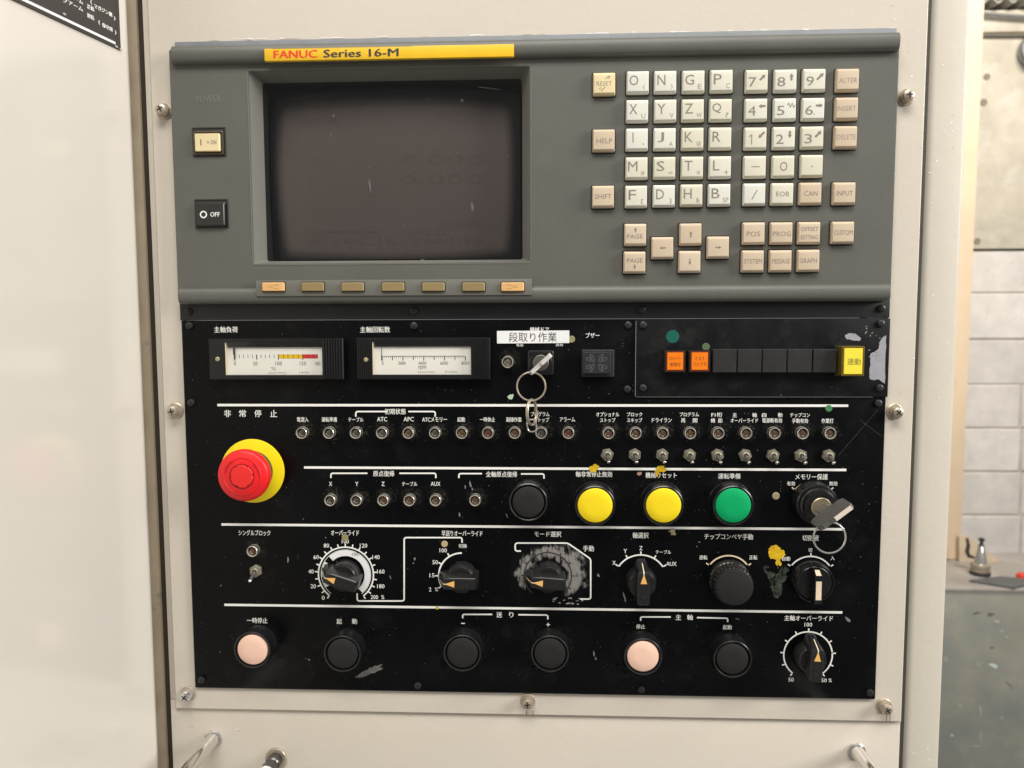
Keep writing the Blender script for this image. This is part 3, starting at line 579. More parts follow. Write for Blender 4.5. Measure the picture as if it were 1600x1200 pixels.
# --- dial scales
def dial(u, v, rpx, a0, a1, wpx, ticks, m=WHITE, tl=6, h=None):
    h = h or PH; x, y = Q(u, v, h); k = sc(u, v, h); r = rpx*k; w_ = wpx*k
    part(pan, 'dial_arc', MB().stroke(circ(0,0,r,a0,a1,48,False), w_), m, (x,y,h))
    for t in ticks:
        s_, c_ = math.sin(math.radians(t)), math.cos(math.radians(t)); ra, rb = r+w_/2+.02, r+w_/2+tl*k
        part(pan, 'dial_tick', MB().stroke([(ra*s_,ra*c_),(rb*s_,rb*c_)], w_*.9), m, (x,y,h))
    return x, y, k
dx, dy, dk = dial(540.5, 897.5, 43, -142, 142, 2.2, [-142+14.2*i for i in range(21)], tl=4.5)
part(pan, 'scale_band', MB().stroke(circ(0,0,33.6*dk,-43,139,40,False), 9*dk), PAPER, (dx,dy,PH))
part(pan, 'scale_ring', MB().stroke(circ(0,0,38.8*dk,-142,142,48,False), .8*dk), PAPER if False else WHITE, (dx,dy,PH))
for a, t in ((-66,'50'),(-90,'25'),(-116,'0')):
    part(pan, 'scale_block', MB().stroke(circ(0,0,33.5*dk,a-7.5,a+7.5,6,False), 9*dk), PAPER, (dx,dy,PH))
    part(pan, 'legend', tmesh(t, (6.5 if len(t) > 1 else 3)*dk, 4.5*dk), INK, (dx+33.5*dk*math.sin(math.radians(a)), dy+33.5*dk*math.cos(math.radians(a)), PH+.05))
print_on(pan, '100', 555, 866, 10, 5.5, PH+.05, INK, 0)
dial(722, 900, 36.5, -118, 0, 2.4, [-118,-90,-60,-32], tl=4.5)
dial(1001, 907, 41, -57, 57, 2.3, [-57,-30,0,30,57], tl=4.5)
dial(1138, 903, 36, -53, 53, 2.4, [-56,56], CREAM, 5); dial(1266, 905, 37, -53, 53, 2.2, [-56,0,56], tl=4.5); dial(1269, 788, 36, -48, 48, 2.4, [-50,50], CREAM, 5)
dial(1262.5, 1023.5, 38, -142, 142, 2.2, [-142+28.4*i for i in range(11)], tl=4.5)
# worn patch behind the mode knob with the dark scale ring left standing on it
wr = random.Random(3)
def wear_mat():
    m = bpy.data.materials.new('worn_through_paint'); m.use_nodes = True; nt = m.node_tree; N = nt.nodes; L = nt.links; b = N['Principled BSDF']
    tc = N.new('ShaderNodeTexCoord'); sp = N.new('ShaderNodeSeparateXYZ'); L.new(tc.outputs['Object'], sp.inputs[0])
    def M(op, a, bb=None, c=None):
        x = N.new('ShaderNodeMath'); x.operation = op
        for k_, q in enumerate((a, bb, c)):
            if q is None: continue
            if isinstance(q, (int, float)): x.inputs[k_].default_value = q
            else: L.new(q, x.inputs[k_])
        return x.outputs[0]
    X, Y = sp.outputs[0], sp.outputs[1]
    rad = M('SQRT', M('ADD', M('MULTIPLY', X, X), M('MULTIPLY', Y, M('MULTIPLY', Y, 1.1))))
    band = M('SUBTRACT', 1.0, M('DIVIDE', M('ABSOLUTE', M('SUBTRACT', rad, .0198)), .0098))          # strongest on a ring round the knob
    side = M('MULTIPLY', X, 5.0); low = M('MULTIPLY', M('MINIMUM', M('ADD', Y, .006), 0.0), 55.0)
    mp = N.new('ShaderNodeMapping'); mp.inputs['Scale'].default_value = (1, .38, 1); L.new(tc.outputs['Object'], mp.inputs[0])
    n1 = N.new('ShaderNodeTexNoise'); n1.inputs['Scale'].default_value = 330; n1.inputs['Detail'].default_value = 7; n1.inputs['Roughness'].default_value = .72; L.new(mp.outputs[0], n1.inputs['Vector'])
    n2 = N.new('ShaderNodeTexNoise'); n2.inputs['Scale'].default_value = 95; n2.inputs['Detail'].default_value = 3; L.new(tc.outputs['Object'], n2.inputs['Vector'])
    v = M('ADD', M('ADD', M('MULTIPLY', band, .62), M('ADD', side, low)), M('ADD', M('MULTIPLY', M('SUBTRACT', n1.outputs[0], .5), 1.15), M('MULTIPLY', M('SUBTRACT', n2.outputs[0], .5), 1.1)))
    mr = N.new('ShaderNodeMapRange'); mr.interpolation_type = 'SMOOTHSTEP'; mr.inputs['From Min'].default_value = .24; mr.inputs['From Max'].default_value = .52; L.new(v, mr.inputs['Value'])
    cr = N.new('ShaderNodeMix'); cr.data_type = 'RGBA'; L.new(n1.outputs[0], cr.inputs[0]); cr.inputs[6].default_value = (.13,.12,.105,1); cr.inputs[7].default_value = (.33,.315,.30,1)
    mx = N.new('ShaderNodeMix'); mx.data_type = 'RGBA'; L.new(mr.outputs[0], mx.inputs[0]); mx.inputs[6].default_value = (.0022,.0025,.0031,1); L.new(cr.outputs[2], mx.inputs[7])
    L.new(mx.outputs[2], b.inputs['Base Color']); b.inputs['Roughness'].default_value = .45; b.inputs['Specular IOR Level'].default_value = .15; return m
wx, wy = Q(858,901,PH)
part(pan, 'worn_patch', MB().sheet(circ(0,0,29.5,0,360,60)), wear_mat(), (wx,wy,BH+.03), label='paint worn through to grey metal around the mode knob')
dial(856, 899.5, 37, -140, 135, 2.1, [-90,-60,-30,0,30,60,90,120], INK, 4, PH+.02)
for i in range(14):
    blob(pan, 'worn_spot', wr.uniform(850,912), 938+wr.uniform(-4,6), wr.uniform(.8,2.5), wr.uniform(.6,1.4), PH+.002*i, CHIPW, 800+i, .6, 12)
print_on(pan, '10', 826, 899, 12, 6, PH+.03, INK, 0); print_on(pan, '5', 901.5, 899, 5, 5, PH+.03, INK, 0)
# --- paint drops and wear with a shape of their own
OLV = mat('olive_dot', (.27,.25,.11), .5, var=.15, vscale=300); TAN = mat('tan_dot', (.46,.36,.2), .5); TEAL = mat('teal_dot', (.006,.105,.085), .4); MINT = mat('mint_chip', (.42,.58,.42), .5); DRIP = mat('dried_yellow_paint', (.66,.42,.01), .45, var=.2, vscale=250)
GRN2 = mat('dark_green_smear', (.034,.05,.03), .5, var=.5, vscale=200); GREEND = mat('green_dot', (.06,.22,.09), .45)
for (u, v, r, m, n) in ((893,530,5.5,OLV,'dot_sticker'),(539,840,5.2,OLV,'dot_sticker'),(694.5,850,5.2,TAN,'dot_sticker'),(1295,638,5.6,GREEND,'dot_sticker'),(1212.5,775,6,BRASS,'dot_sticker')):
    part(pan, n, MB().lathe([(r*sc(u,v,PH),0),(r*sc(u,v,PH)*.9,.25)], 20), m, QQ(u, v, PH))
blob(pan, 'paint_drop', 798, 620, 4, 4.5, PH, MINT, 1, .3); blob(pan, 'paint_drop', 928, 732, 7, 6.5, PH+.2, DRIP, 2, .3); blob(pan, 'paint_drop', 1033, 733, 7.5, 6, PH+.2, DRIP, 3, .4); blob(pan, 'paint_drop', 1027, 740, 3, 5, PH+.23, DRIP, 31, .4)
blob(pan, 'paint_drop', 999, 740, 3.2, 3.2, PH, mat('pink_chip', (.45,.24,.22), .5), 4, .3); blob(pan, 'paint_drop', 1051, 831, 5.5, 4.5, PH, TAN, 5, .5); blob(pan, 'paint_drop', 683, 950, 2.3, 2.3, PH+.2, DRIP, 6, .2); blob(pan, 'paint_drop', 719, 879, 6, 2, PH, GREEND, 7, .3)
blob(pan, 'paint_drop', 1213, 864, 12.5, 12, PH, DRIP, 9, .2, 30, label='dried yellow paint splash'); blob(pan, 'paint_drop', 1216, 879, 4.5, 6, PH+.03, DRIP, 10, .25); blob(pan, 'paint_drop', 1207, 858, 5, 5, PH+.05, mat('dried_orange_paint', (.62,.33,.008), .5, var=.25, vscale=300), 12, .4)
GRN3 = mat('grey_green_smear', (.075,.085,.06), .55, var=.5, vscale=260); GRN4 = mat('dark_smear', (.018,.024,.02), .5, var=.4, vscale=260)
gr = random.Random(11)
for i in range(46):
    t = gr.random(); v = 884+46*t; half = 20*(1-t)**1.3+4; u = 1214+gr.uniform(-half, half)+2*(1-t)
    blob(pan, 'paint_smear', u, v, gr.uniform(1.2,4.2), gr.uniform(1.5,6), PH+.002*i, gr.choice((GRN2,GRN3,GRN4,GRN4,GRN2)), 20+i, .7, 16, (u-1214)*-.03+gr.uniform(-.5,.5))
GSC = mat('scraped_grey', (.22,.215,.20), .6, var=.3, vscale=300)
blob(pan, 'scrape', 581, 1047, 16, 5, PH, mat('soft_scrape', (.12,.117,.108), .6, var=.45, vscale=260), 40, .5, 26, .5); blob(pan, 'scrape', 566, 1056, 9, 2.2, PH+.02, MATS['soft_scrape'], 41, .5, 16, .3)
for i, (u, v, a, b, ro) in enumerate(((735,757,1.2,6,.15),(738,764,1.3,2,0),(727,761,1,3,.2),(718,804,1.2,4,0),(792,806,.8,4,.3),(935,899,2.5,2,-.6),(976,934,1.2,9,.3),(928,1022,1.2,5,.15),(931,1029,1.5,2,0),(475,660,.8,1,0),(450,875,1.4,4.5,0),(1300,1020,1.2,2,.4),(1325,968,2,6,.9),(1152,967,3,.8,-.3),(344,1019,.8,1,0),(483,1031,1.6,1.4,0),(478,1029,1,.9,0),(345,915,1.2,1,0),(648,873,1.8,2.2,0),(646,880,1,1.4,0),(1093,847,1.4,1,0),(1089,854,1,.9,0),(865,994,4,2.6,.2),(497,873,1,1,0),(509,840,1,1,0),(474,811,.8,1,0),(610,902,.9,3,.3))):
    blob(pan, 'chip', u, v, a, b, PH+.02, mat('pale_chip', (.19,.185,.17), .6), 60+i, .35, 10, ro)
part(pan, 'scratch', MB().stroke([(0,0),(Q(1372,640,PH)[0]-Q(1310,712,PH)[0], Q(1372,640,PH)[1]-Q(1310,712,PH)[1]  )], .11), mat('fine_scratch', (.10,.10,.095), .6), QQ(1310,712,PH))
part(pan, 'scratch', MB().stroke([(0,0),(Q(1377,681,PH)[0]-Q(1343,656,PH)[0], Q(1377,681,PH)[1]-Q(1343,656,PH)[1]  )], .11), mat('fine_scratch', (.10,.10,.095), .6), QQ(1343,656,PH))
for i, (u, v, L) in enumerate(((810,1083,70),(890,1085,36),(1213,1089,30),(1277,1091,28),(1345,1092,10))):
    part(pan, 'edge_chip', MB().box(-L*.2275, L*.2275, -.6, .5, 0, .1), PAPER if i < 2 else BEIGE, QQ(u, v-1.5, .2) if False else (Q(u,v)[0], PY0-.3, .3))

# --- panel meters
def meter(u0, u1, v0, v1, wu0, wu1, wv0, wv1, rib_l, label):
    MHt = 7.6
    x0, y1 = Q(u0, v0, MHt); x1, y0 = Q(u1, v1, MHt); a0, b1 = Q(wu0, wv0, MHt); a1, b0 = Q(wu1, wv1, MHt)
    cx, cy = (x0+x1)/2, (y0+y1)/2; R = lambda x0,x1,y0,y1,z: [(x0-cx,y0-cy,z),(x1-cx,y0-cy,z),(x1-cx,y1-cy,z),(x0-cx,y1-cy,z)]
    m = MB().rings([R(x0,x1,y0,y1,0), R(x0,x1,y0,y1,MHt-.6-BH), R(x0+.6,x1-.6,y0+.6,y1-.6,MHt-BH), R(a0,a1,b0,b1,MHt-BH), R(a0,a1,b0,b1,2.0)], False, False)
    o = part(pan, 'panel_meter', m, BPL, (cx,cy,BH), label=label)
    sub(o, 'dial_plate', MB().box(a0-cx-.2, a1-cx+.2, b0-cy-.2, b1-cy+.2, 1.0, 2.2), DIALW)
    sub(o, 'side_wall', MB().box(a0-cx, a0-cx+.5, b0-cy, b1-cy, 2.21, MHt-BH-.4), DIALC)
    sub(o, 'top_mask', MB().box(a0-cx+1.2, a1-cx, b1-cy-3.6, b1-cy-.05, 2.3, 3.2), BPL)
    rb = MB(); rx0 = a1-cx+.6; n = 7
    for i in range(n):
        w_ = (x1-cx-1.2-rx0)/n; rb.box(rx0+i*w_+.25, rx0+(i+1)*w_-.25, y0-cy+.7, y1-cy-.7, MHt-BH-.1, MHt-BH+1.1, .4)
    sub(o, 'ribbed_end', rb, BPL)['kind'] = 'stuff'
    if rib_l:
        rb = MB(); rx0 = x0-cx+.8
        for i in range(8): w_ = (a0-x0-1.2)/8; rb.box(rx0+i*w_+.2, rx0+(i+1)*w_-.2, y0-cy+.7, y1-cy-.7, MHt-BH-.1, MHt-BH+.7, .3)
        sub(o, 'ribbed_end', rb, BPL)['kind'] = 'stuff'
    sub(o, 'window', MB().box(a0-cx+.05, a1-cx-.05, b0-cy+.05, b1-cy-.05, MHt-BH-.8, MHt-BH-.5), PANE)
    return o, cx, cy, BH+2.25
def on_meter(o, cx, cy, h, name, mb, m, u, v, dz=0.0):
    x, y = Q(u, v, h); return sub(o, name, mb, m, (x-cx, y-cy, h-BH+dz))
o, cx, cy, h = meter(325,537,529,593,351,504,535,586,False,'spindle load meter with yellow and red zone'); k = sc(430,560,h)
tk = MB()
for i in range(10):
    u = 367+i*6.8; L = 7.5 if i in (0,5) else 5.5; tk.stroke([((u-430)*k, 3*k),((u-430)*k, (3-L)*k)], (1.6 if i in (0,5) else .8)*k)
on_meter(o,cx,cy,h,'scale_ticks',tk,INK,430,557)['kind'] = 'stuff'
zx = lambda u: (u-430)*k
on_meter(o,cx,cy,h,'yellow_zone',MB().sheet([(zx(435),-3.2*k),(zx(473),-3.2*k),(zx(473),3.2*k),(zx(435),3.2*k)]),DIALY,430,557); on_meter(o,cx,cy,h,'red_zone',MB().sheet([(zx(473.1),-3.2*k),(zx(496.5),-3.2*k),(zx(496.5),3.2*k),(zx(473.1),3.2*k)]),DIALR,430,557)
tk = MB()
for u in (435,443,450,458,466,473,481,489,496): tk.stroke([(zx(u),3.4*k),(zx(u),-(5.5 if u in (435,473) else 3.4)*k)], (1.2 if u in (435,473) else .7)*k)
on_meter(o,cx,cy,h,'scale_ticks',tk,INK,430,557,.05)['kind'] = 'stuff'
for s, u, w_ in (('0',367,2.8),('50',399,6.5),('100',435.5,10),('150',473.5,10),('180',496.5,8)): on_meter(o,cx,cy,h,'numeral',tmesh(s,w_*k,6*k,.0,'numeral'),INK,u,568)
on_meter(o,cx,cy,h,'numeral',tmesh('%',8*k,5*k,-.005,'numeral'),KEYINK,427.5,576); on_meter(o,cx,cy,h,'small_print',tmesh('ELECTRIC',28*k,2.2*k,-.005,'small_print'),KEYINK,434,582.5); on_meter(o,cx,cy,h,'small_print',tmesh('1443',14*k,2.6*k,0,'small_print'),KEYINK,475,582)
on_meter(o,cx,cy,h,'needle',MB().prism([(-1.6*k,8*k),(1.6*k,8*k),(1.6*k,-2*k),(.4*k,-5*k),(.4*k,-12*k),(-.4*k,-12*k),(-.4*k,-5*k),(-1.6*k,-2*k)],0,.4),INK,367,551,1.2)
s = on_meter(o,cx,cy,7.6,'screw',MB().lathe([(1.6,-.1),(1.6,.5),(1.2,.8)],16),BRASS,340,561)
o, cx, cy, h = meter(556,766,528,593,581.5,736,534,585.5,True,'spindle speed meter with a black rpm scale'); k = sc(660,560,h); zx = lambda u: (u-660)*k
tk = MB()
tk.stroke([(zx(597),0),(zx(727),0)], .8*k)
for i in range(41):
    u = 597+i*3.25; L = 7 if i % 10 == 0 else (6 if i % 5 == 0 else 3); tk.stroke([(zx(u),-.45*k),(zx(u),-L*k)], (1.3 if i % 5 == 0 else .6)*k)
on_meter(o,cx,cy,h,'scale_ticks',tk,INK,660,556.5)['kind'] = 'stuff'
for s, u, w_ in (('0',598,2.5),('2000',628,11.5),('4000',660,12),('6000',694,12),('8000',727,12)): on_meter(o,cx,cy,h,'numeral',tmesh(s,w_*k,5*k,0,'numeral'),INK,u,567.5)
on_meter(o,cx,cy,h,'numeral',tmesh('rpm',12*k,6.5*k,0,'numeral'),INK,660,575); on_meter(o,cx,cy,h,'small_print',tmesh('ELECTRIC',27*k,2.2*k,-.005,'small_print'),KEYINK,667,581.5); on_meter(o,cx,cy,h,'small_print',tmesh('P/332',18*k,2.6*k,0,'small_print'),KEYINK,705,581)
on_meter(o,cx,cy,h,'needle',MB().box(-.5*k,.5*k,-10*k,8*k,0,.3),INK,596.5,552,1.0); on_meter(o,cx,cy,7.6,'screw',MB().lathe([(1.7,-.1),(1.7,.5),(1.2,.8)],16),BRASS,572,562)

# --- greasy dust that has settled round the lamps, switches and buttons
def halo_mat(name, R, col, strength):
    m = bpy.data.materials.new(name); m.use_nodes = True; nt = m.node_tree; N = nt.nodes; L = nt.links; b = N['Principled BSDF']
    tc = N.new('ShaderNodeTexCoord'); ln = N.new('ShaderNodeVectorMath'); ln.operation = 'LENGTH'; L.new(tc.outputs['Object'], ln.inputs[0])
    mr = N.new('ShaderNodeMapRange'); mr.inputs['From Min'].default_value = R/1000; mr.inputs['From Max'].default_value = R*.35/1000; L.new(ln.outputs['Value'], mr.inputs['Value'])
    oi = N.new('ShaderNodeObjectInfo'); ad = N.new('ShaderNodeVectorMath'); ad.operation = 'ADD'; L.new(tc.outputs['Object'], ad.inputs[0]); L.new(oi.outputs['Random'], ad.inputs[1])
    n = N.new('ShaderNodeTexNoise'); n.inputs['Scale'].default_value = 620; n.inputs['Detail'].default_value = 8; n.inputs['Roughness'].default_value = .75; L.new(ad.outputs[0], n.inputs['Vector'])
    n2 = N.new('ShaderNodeMapRange'); n2.inputs['From Min'].default_value = .48; n2.inputs['From Max'].default_value = .70; L.new(n.outputs[0], n2.inputs['Value'])
    a = N.new('ShaderNodeMath'); a.operation = 'MULTIPLY'; L.new(mr.outputs[0], a.inputs[0]); L.new(n2.outputs[0], a.inputs[1])
    a2 = N.new('ShaderNodeMath'); a2.operation = 'MULTIPLY'; a2.use_clamp = True; L.new(a.outputs[0], a2.inputs[0]); a2.inputs[1].default_value = strength
    b.inputs['Base Color'].default_value = (*col, 1); b.inputs['Roughness'].default_value = .9; b.inputs['Specular IOR Level'].default_value = .05; L.new(a2.outputs[0], b.inputs['Alpha']); return m
HAL1 = halo_mat('lamp_dust', 9, (.12,.115,.095), .9); HAL2 = halo_mat('button_dust', 22, (.11,.105,.09), .42)
hal1 = MB().sheet(circ(0,0,9,0,360,28)).mesh('dust_halo'); hal2 = MB().sheet(circ(0,0,22,0,360,36)).mesh('dust_halo')
def dust(u, v, h, big): part(pan, 'dust_halo', hal2 if big else hal1, HAL2 if big else HAL1, (Q(u,v,h)[0]+(0 if big else 1.2), Q(u,v,h)[1]+(1 if big else 1.2), BH+.02))
# --- indicator lamps
LH = 7.0
ledb = MB().lathe([(4.5,0),(4.5,.8),(4.05,1.1),(3.95,LH-BH-.9),(3.9,LH-BH-.6)], 28, cap1=False).mesh('indicator_lamp')
ledr = MB().lathe([(3.95,LH-BH-.9),(3.98,LH-BH-.2),(3.8,LH-BH),(3.5,LH-BH-.1),(3.35,LH-BH-.8),(3.3,1.0)], 32, cap0=False, cap1=False).mesh('rim')
ledl = MB().lathe([(3.32,0),(3.3,.6),(2.9,1.5),(2.2,2.2),(1.2,2.7),(.3,2.85)], 24).mesh('lens')
BARREL = mat('dusty_lamp_barrel', (.10,.095,.08), .5, metal=.4, var=.4, vscale=300)
LENS = {c: mat('lens_'+c, v, .16, spec=.5, coat=.4) for c, v in (('grey',(.055,.055,.042)),('amber',(.085,.05,.022)),('red',(.09,.030,.022)),('brown',(.085,.048,.032)),('clear',(.11,.095,.075)))}
def lamp(u, v, c):
    o = part(pan, 'indicator_lamp', ledb, BARREL, (*Q(u, v, LH), BH)); dust(u, v, LH, False); sub(o, 'rim', ledr, NICK); sub(o, 'lens', ledl, LENS[c], (0,0,1.1))
for u, c in zip((470.5,513,555,596,637.5,679,721,762,804,845.5,888), ('grey','grey','grey','grey','amber','grey','amber','red','brown','grey','red')): lamp(u, 677, c)
for u, c in zip((951,993.5,1036,1079,1123,1166.5,1211,1255,1298), ('brown','amber','brown','amber','brown','brown','brown','brown','brown')): lamp(u, 677.5, c)
for u, c in zip((515,556,598,639,680,742), ('grey','grey','amber','amber','amber','amber')): lamp(u, 782.5, c)
lamp(793, 566, 'clear'); lamp(393.5, 862, 'amber')
# --- toggle switches
nutm = MB().rings([[(4.7*q*math.cos(PI/3*i+.5), 4.7*q*math.sin(PI/3*i+.5), z) for i in range(6)] for q, z in ((1,0),(1,1.9),(.93,2.7),(.55,2.7))]).mesh('toggle_switch', .3)
bush = MB().lathe([(2.6,2.7),(2.6,3.6),(2.2,3.9),(1.5,3.9),(1.4,2.9)], 20).mesh('bushing')
def toggle(u, v, tu, tv):
    x, y = Q(u, v, BH+2.6); tx, ty = Q(tu, tv, 13.5); o = part(pan, 'toggle_switch', nutm, NUT, (x, y, BH), random.uniform(-.4,.4)); sub(o, 'bushing', bush, NUT)
    rz = o.rotation_euler.z; d = Vector((tx-x, ty-y)); d = Vector((d.x*math.cos(-rz)-d.y*math.sin(-rz), d.x*math.sin(-rz)+d.y*math.cos(-rz)))
    sub(o, 'lever', MB().tube([(0,0,2.8),(d.x*.5,d.y*.5,7),(d.x,d.y,11.3)], lambda t: 1.0+.35*t, 12), mat('lever_dark', (.30,.29,.27), .3, metal=.8))
    sub(o, 'lever_tip', MB().lathe([(.5,-1.3),(1.2,-.8),(1.45,0),(1.2,.8),(.5,1.35)], 16).xf(Matrix.Translation((d.x,d.y,11.4))), mat('lever_tip', (.75,.72,.68), .12, metal=1))
for i, u in enumerate((949,992,1035,1078,1121.5,1165,1208.5,1252,1295.5)): toggle(u, 711+i*.2, u+2+i*.65, 721.5+i*.2)
toggle(398.5, 893, 390.5, 907.5)
# --- push buttons
BT = 14.5
bezel = MB().lathe([(15.2,0),(15.2,2.0),(14.6,2.8),(14.4,BT-BH-1.4),(14.0,BT-BH-.4),(13.4,BT-BH),(12.9,BT-BH-.2),(12.6,BT-BH-1.2),(12.6,4)], 56, cap1=False).mesh('push_button')
capm = MB().lathe([(12.3,0),(12.3,8.2),(12.1,8.7),(11.6,9.0),(6,9.25),(.5,9.3)], 56).mesh('cap')
bezel2 = MB().lathe([(14.4,0),(14.4,2.0),(14.0,2.8),(13.8,BT-BH-1.4),(13.5,BT-BH-.4),(12.9,BT-BH),(12.4,BT-BH-.3),(11.9,BT-BH-2.0),(11.9,4)], 56, cap1=False).mesh('push_button')
capm2 = MB().lathe([(11.3,0),(11.3,7.6),(11.0,8.2),(10.4,8.5),(5,8.7),(.5,8.75)], 56).mesh('cap')
for (u, v, m, q, lb) in ((825.5,785,BCAP,1,'black push button'),(930,790,YELCAP,0,'yellow push button'),(1037,790,YELCAP,0,'yellow push button'),(1146,790,GRNCAP,0,'green push button'),
     (394,1016,PINKCAP,2,'faded pink push button'),(535,1022,BCAP,1,'black push button'),(722.5,1021,BCAP,1,'black push button'),(859.5,1022,BCAP,1,'black push button'),(1005,1026.5,PINKCAP,2,'faded pink push button'),(1145,1030.5,BCAP,1,'black push button')):
    o = part(pan, 'push_button', bezel2 if q else bezel, BPL, (*Q(u, v, BT), BH), label=lb); sub(o, 'cap', capm2 if q else capm, m, (0,0,BT-BH-8.9)); dust(u, v, BT, True)
# --- emergency stop
ex, ey = Q(394.6,736,BH+.8); es = part(pan, 'emergency_stop_button', MB().lathe([(15,.9),(15,6),(13.2,7.5),(12.6,14),(9,14)], 48), mat('dark_grey_barrel', (.05,.048,.04), .5, dust=.2, dscale=400, dcol=(.2,.2,.15)), (ex,ey,BH), label='red mushroom emergency stop on a yellow disc')
sub(es, 'yellow_disc', MB().lathe([(23.4,0),(23.4,.7),(23.1,.9)], 72), YEL)
md = lambda kx, i: 1+(.012 if (i % 2 and kx in (2,3,4)) else 0)
sub(es, 'mushroom_cap', MB().lathe([(12,11.5),(17.2,11.8),(18.0,12.6),(18.3,14.5),(18.3,17.2),(17.9,18.6),(16.9,19.4),(9.0,20.6),(8.6,20.0)], 120, mod=md), RED)
sub(es, 'cap_ring', MB().lathe([(13.6,20.03),(13.4,20.32),(12.8,20.4),(12.6,20.1)], 60, cap0=False, cap1=False), RED)
sub(es, 'cap_centre', MB().lathe([(8.2,19.4),(8.2,20.9),(7.8,21.3),(.5,21.6)], 48, mod=lambda kx, i: 1-(.09 if (i % 8) < 2 else 0)), RED2)
sub(es, 'cap_groove', MB().stroke(circ(0,0,8.75,0,360,60), .5, closed=True), mat('groove_red', (.25,.006,.008), .6), (0,0,20.68))
AROW = mat('moulded_arrow', (.55,.012,.015), .5)
for a in (0,120,240):
    sub(es, 'turn_arrow', MB().stroke([(12*math.cos(math.radians(a+t)),12*math.sin(math.radians(a+t))) for t in range(0,50,6)], .7), AROW, (0,0,20.45))
# --- pointer knobs
def pointer_knob(u, v, ang, arrow_side=True):
    x, y = Q(u, v, BH)
    base = MB().lathe([(11.2,0),(11.2,1.2),(10.6,5.5),(10.0,8.2),(9.0,9.4),(3,9.4)], 48)
    o = part(pan, 'selector_knob', base, KNOB, (x, y, BH), math.radians(-ang))
    def sec(yy, wb, wt, z1): return [(-wb,yy,.8),(wb,yy,.8),(wt,yy,z1-.5),(wt-.5,yy,z1),(-wt+.5,yy,z1),(-wt,yy,z1-.5)]
    sub(o, 'wing', MB().rings([sec(-12.5,4.2,3.6,15.5), sec(-11.2,5.2,4.2,17.8), sec(-2,6.2,4.4,18), sec(6,6.0,4.3,18), sec(11,5.0,3.9,18), sec(11.6,4.9,3.7,17.6), sec(15.5,3.6,2.2,7.5), sec(16.6,2.4,1.4,4)]), KNOB)
    sub(o, 'pointer_mark', MB().prism([(-2.3,3.6),(2.3,3.6),(.4,9.4),(-.4,9.4)],17.9,18.06), mat('orange_pointer', (.82,.46,.13), .5))
    dzy = (15.3-11.7)
    sub(o, 'pointer_line', MB().add([(-.35,9.4,18.06),(.35,9.4,18.06),(.35,11.05,18.06),(-.35,11.05,18.06),(.35,11.75,17.5),(-.35,11.75,17.5),(.3,15.4,8.1),(-.3,15.4,8.1)], [(0,1,2,3),(3,2,4,5),(5,4,6,7)]), mat('cream_pointer', (.75,.62,.42), .5))
    sub(o, 'grub_screw', MB().lathe([(1.75,17.95),(1.75,18.05),(1.3,18.05),(1.2,17.97),(.4,17.97)],20), SLOT, (0,-5.5,.02))
    return o
for u, v, a in ((540.5,897.5,-72),(722,900,-90),(856,899.5,-86),(1001,907,0),(1263,1024,3)): pointer_knob(u, v, a)
# knurled selector (chip conveyor)
x, y = Q(1138.5,905,BH)
o = part(pan, 'knurled_selector', MB().lathe([(14.8,0),(14.8,3),(14.4,4),(13.0,5)], 56), BPL, (x,y,BH), label='round black knurled selector')
sub(o, 'grip', MB().lathe([(13.0,4.5),(14.0,5),(14.0,13.8),(13.4,15.0),(12.9,15.3)], 120, mod=lambda k_, i: 1-(.055 if (i % 4 < 2 and k_ in (1,2,3)) else 0)).mesh('grip', .3), KNOB)
sub(o, 'cap', MB().lathe([(12.9,15),(12.9,17.2),(12.5,17.8),(12.0,18.0),(.5,18.0)], 56), BCAP)
# coolant selector with lever
x, y = Q(1266,905,BH)
o = part(pan, 'lever_selector', MB().lathe([(14.4,0),(14.4,5),(13.9,8.5),(13.2,9.4),(12.6,9.2),(12.3,7.8),(.5,7.8)], 56), BPL, (x,y,BH), label='black selector with a cream lever insert')
sub(o, 'turntable', MB().lathe([(12.2,7.6),(12.2,8.8),(11.7,9.2),(.5,9.2)], 48), BPL)
sub(o, 'lever', MB().rings([[(-wb,yy,8.9),(wb,yy,8.9),(wt,yy,z),(-wt,yy,z)] for yy, wb, wt, z in ((-13,2.6,2.3,14),(-12,3.2,2.7,17.2),(8,3.2,2.7,17.2),(11.2,2.8,2.4,12.5),(11.6,2.6,2.2,9.5))]), BPL)
sub(o, 'lever_insert', MB().add([(-1.9,-9,17.3),(1.9,-9,17.3),(1.9,4.2,17.3),(-1.9,4.2,17.3),(-1.9,7.6,17.3),(1.9,7.6,17.3),(1.8,8.2,17.0),(-1.8,8.2,17.0),(1.6,11.0,12.9),(-1.6,11.0,12.9)], [(0,1,2,3),(7,6,8,9)]), mat('cream_insert', (.84,.68,.50), .45))
# --- key switches
x, y = Q(845,566,BH); k = sc(845,566,BH)
o = part(pan, 'key_switch', MB().loft(40*k, 38*k, 1.5, [(0,0,0),(0,0,5.5),(.8,.8,6.2)]), BPL, (x,y,BH), label='square key switch with a key in it')
sub(o, 'collar', MB().lathe([(8.2,6.1),(8.2,7.6),(7.6,8.2),(6.0,8.2),(5.8,7.2)], 40), BPL); sub(o, 'lock_cylinder', MB().lathe([(5.6,6.0),(5.6,8.3),(5.2,8.6),(.4,8.6)], 36), mat('grey_lock', (.17,.165,.15), .4, metal=.7))
sub(o, 'keyway', MB().box(-.9,.9,-3.6,3.6,8.5,8.66), SLOT, (0,0,0), -.82)
x, y = Q(1270,784,BH); k2 = (x, y)
o = part(pan, 'key_switch', MB().lathe([(15.2,0),(15.2,3),(14.6,4),(14.4,9),(13.6,10),(12.8,10)], 56), BPL, (x,y,BH), label='round key switch with a key in it')
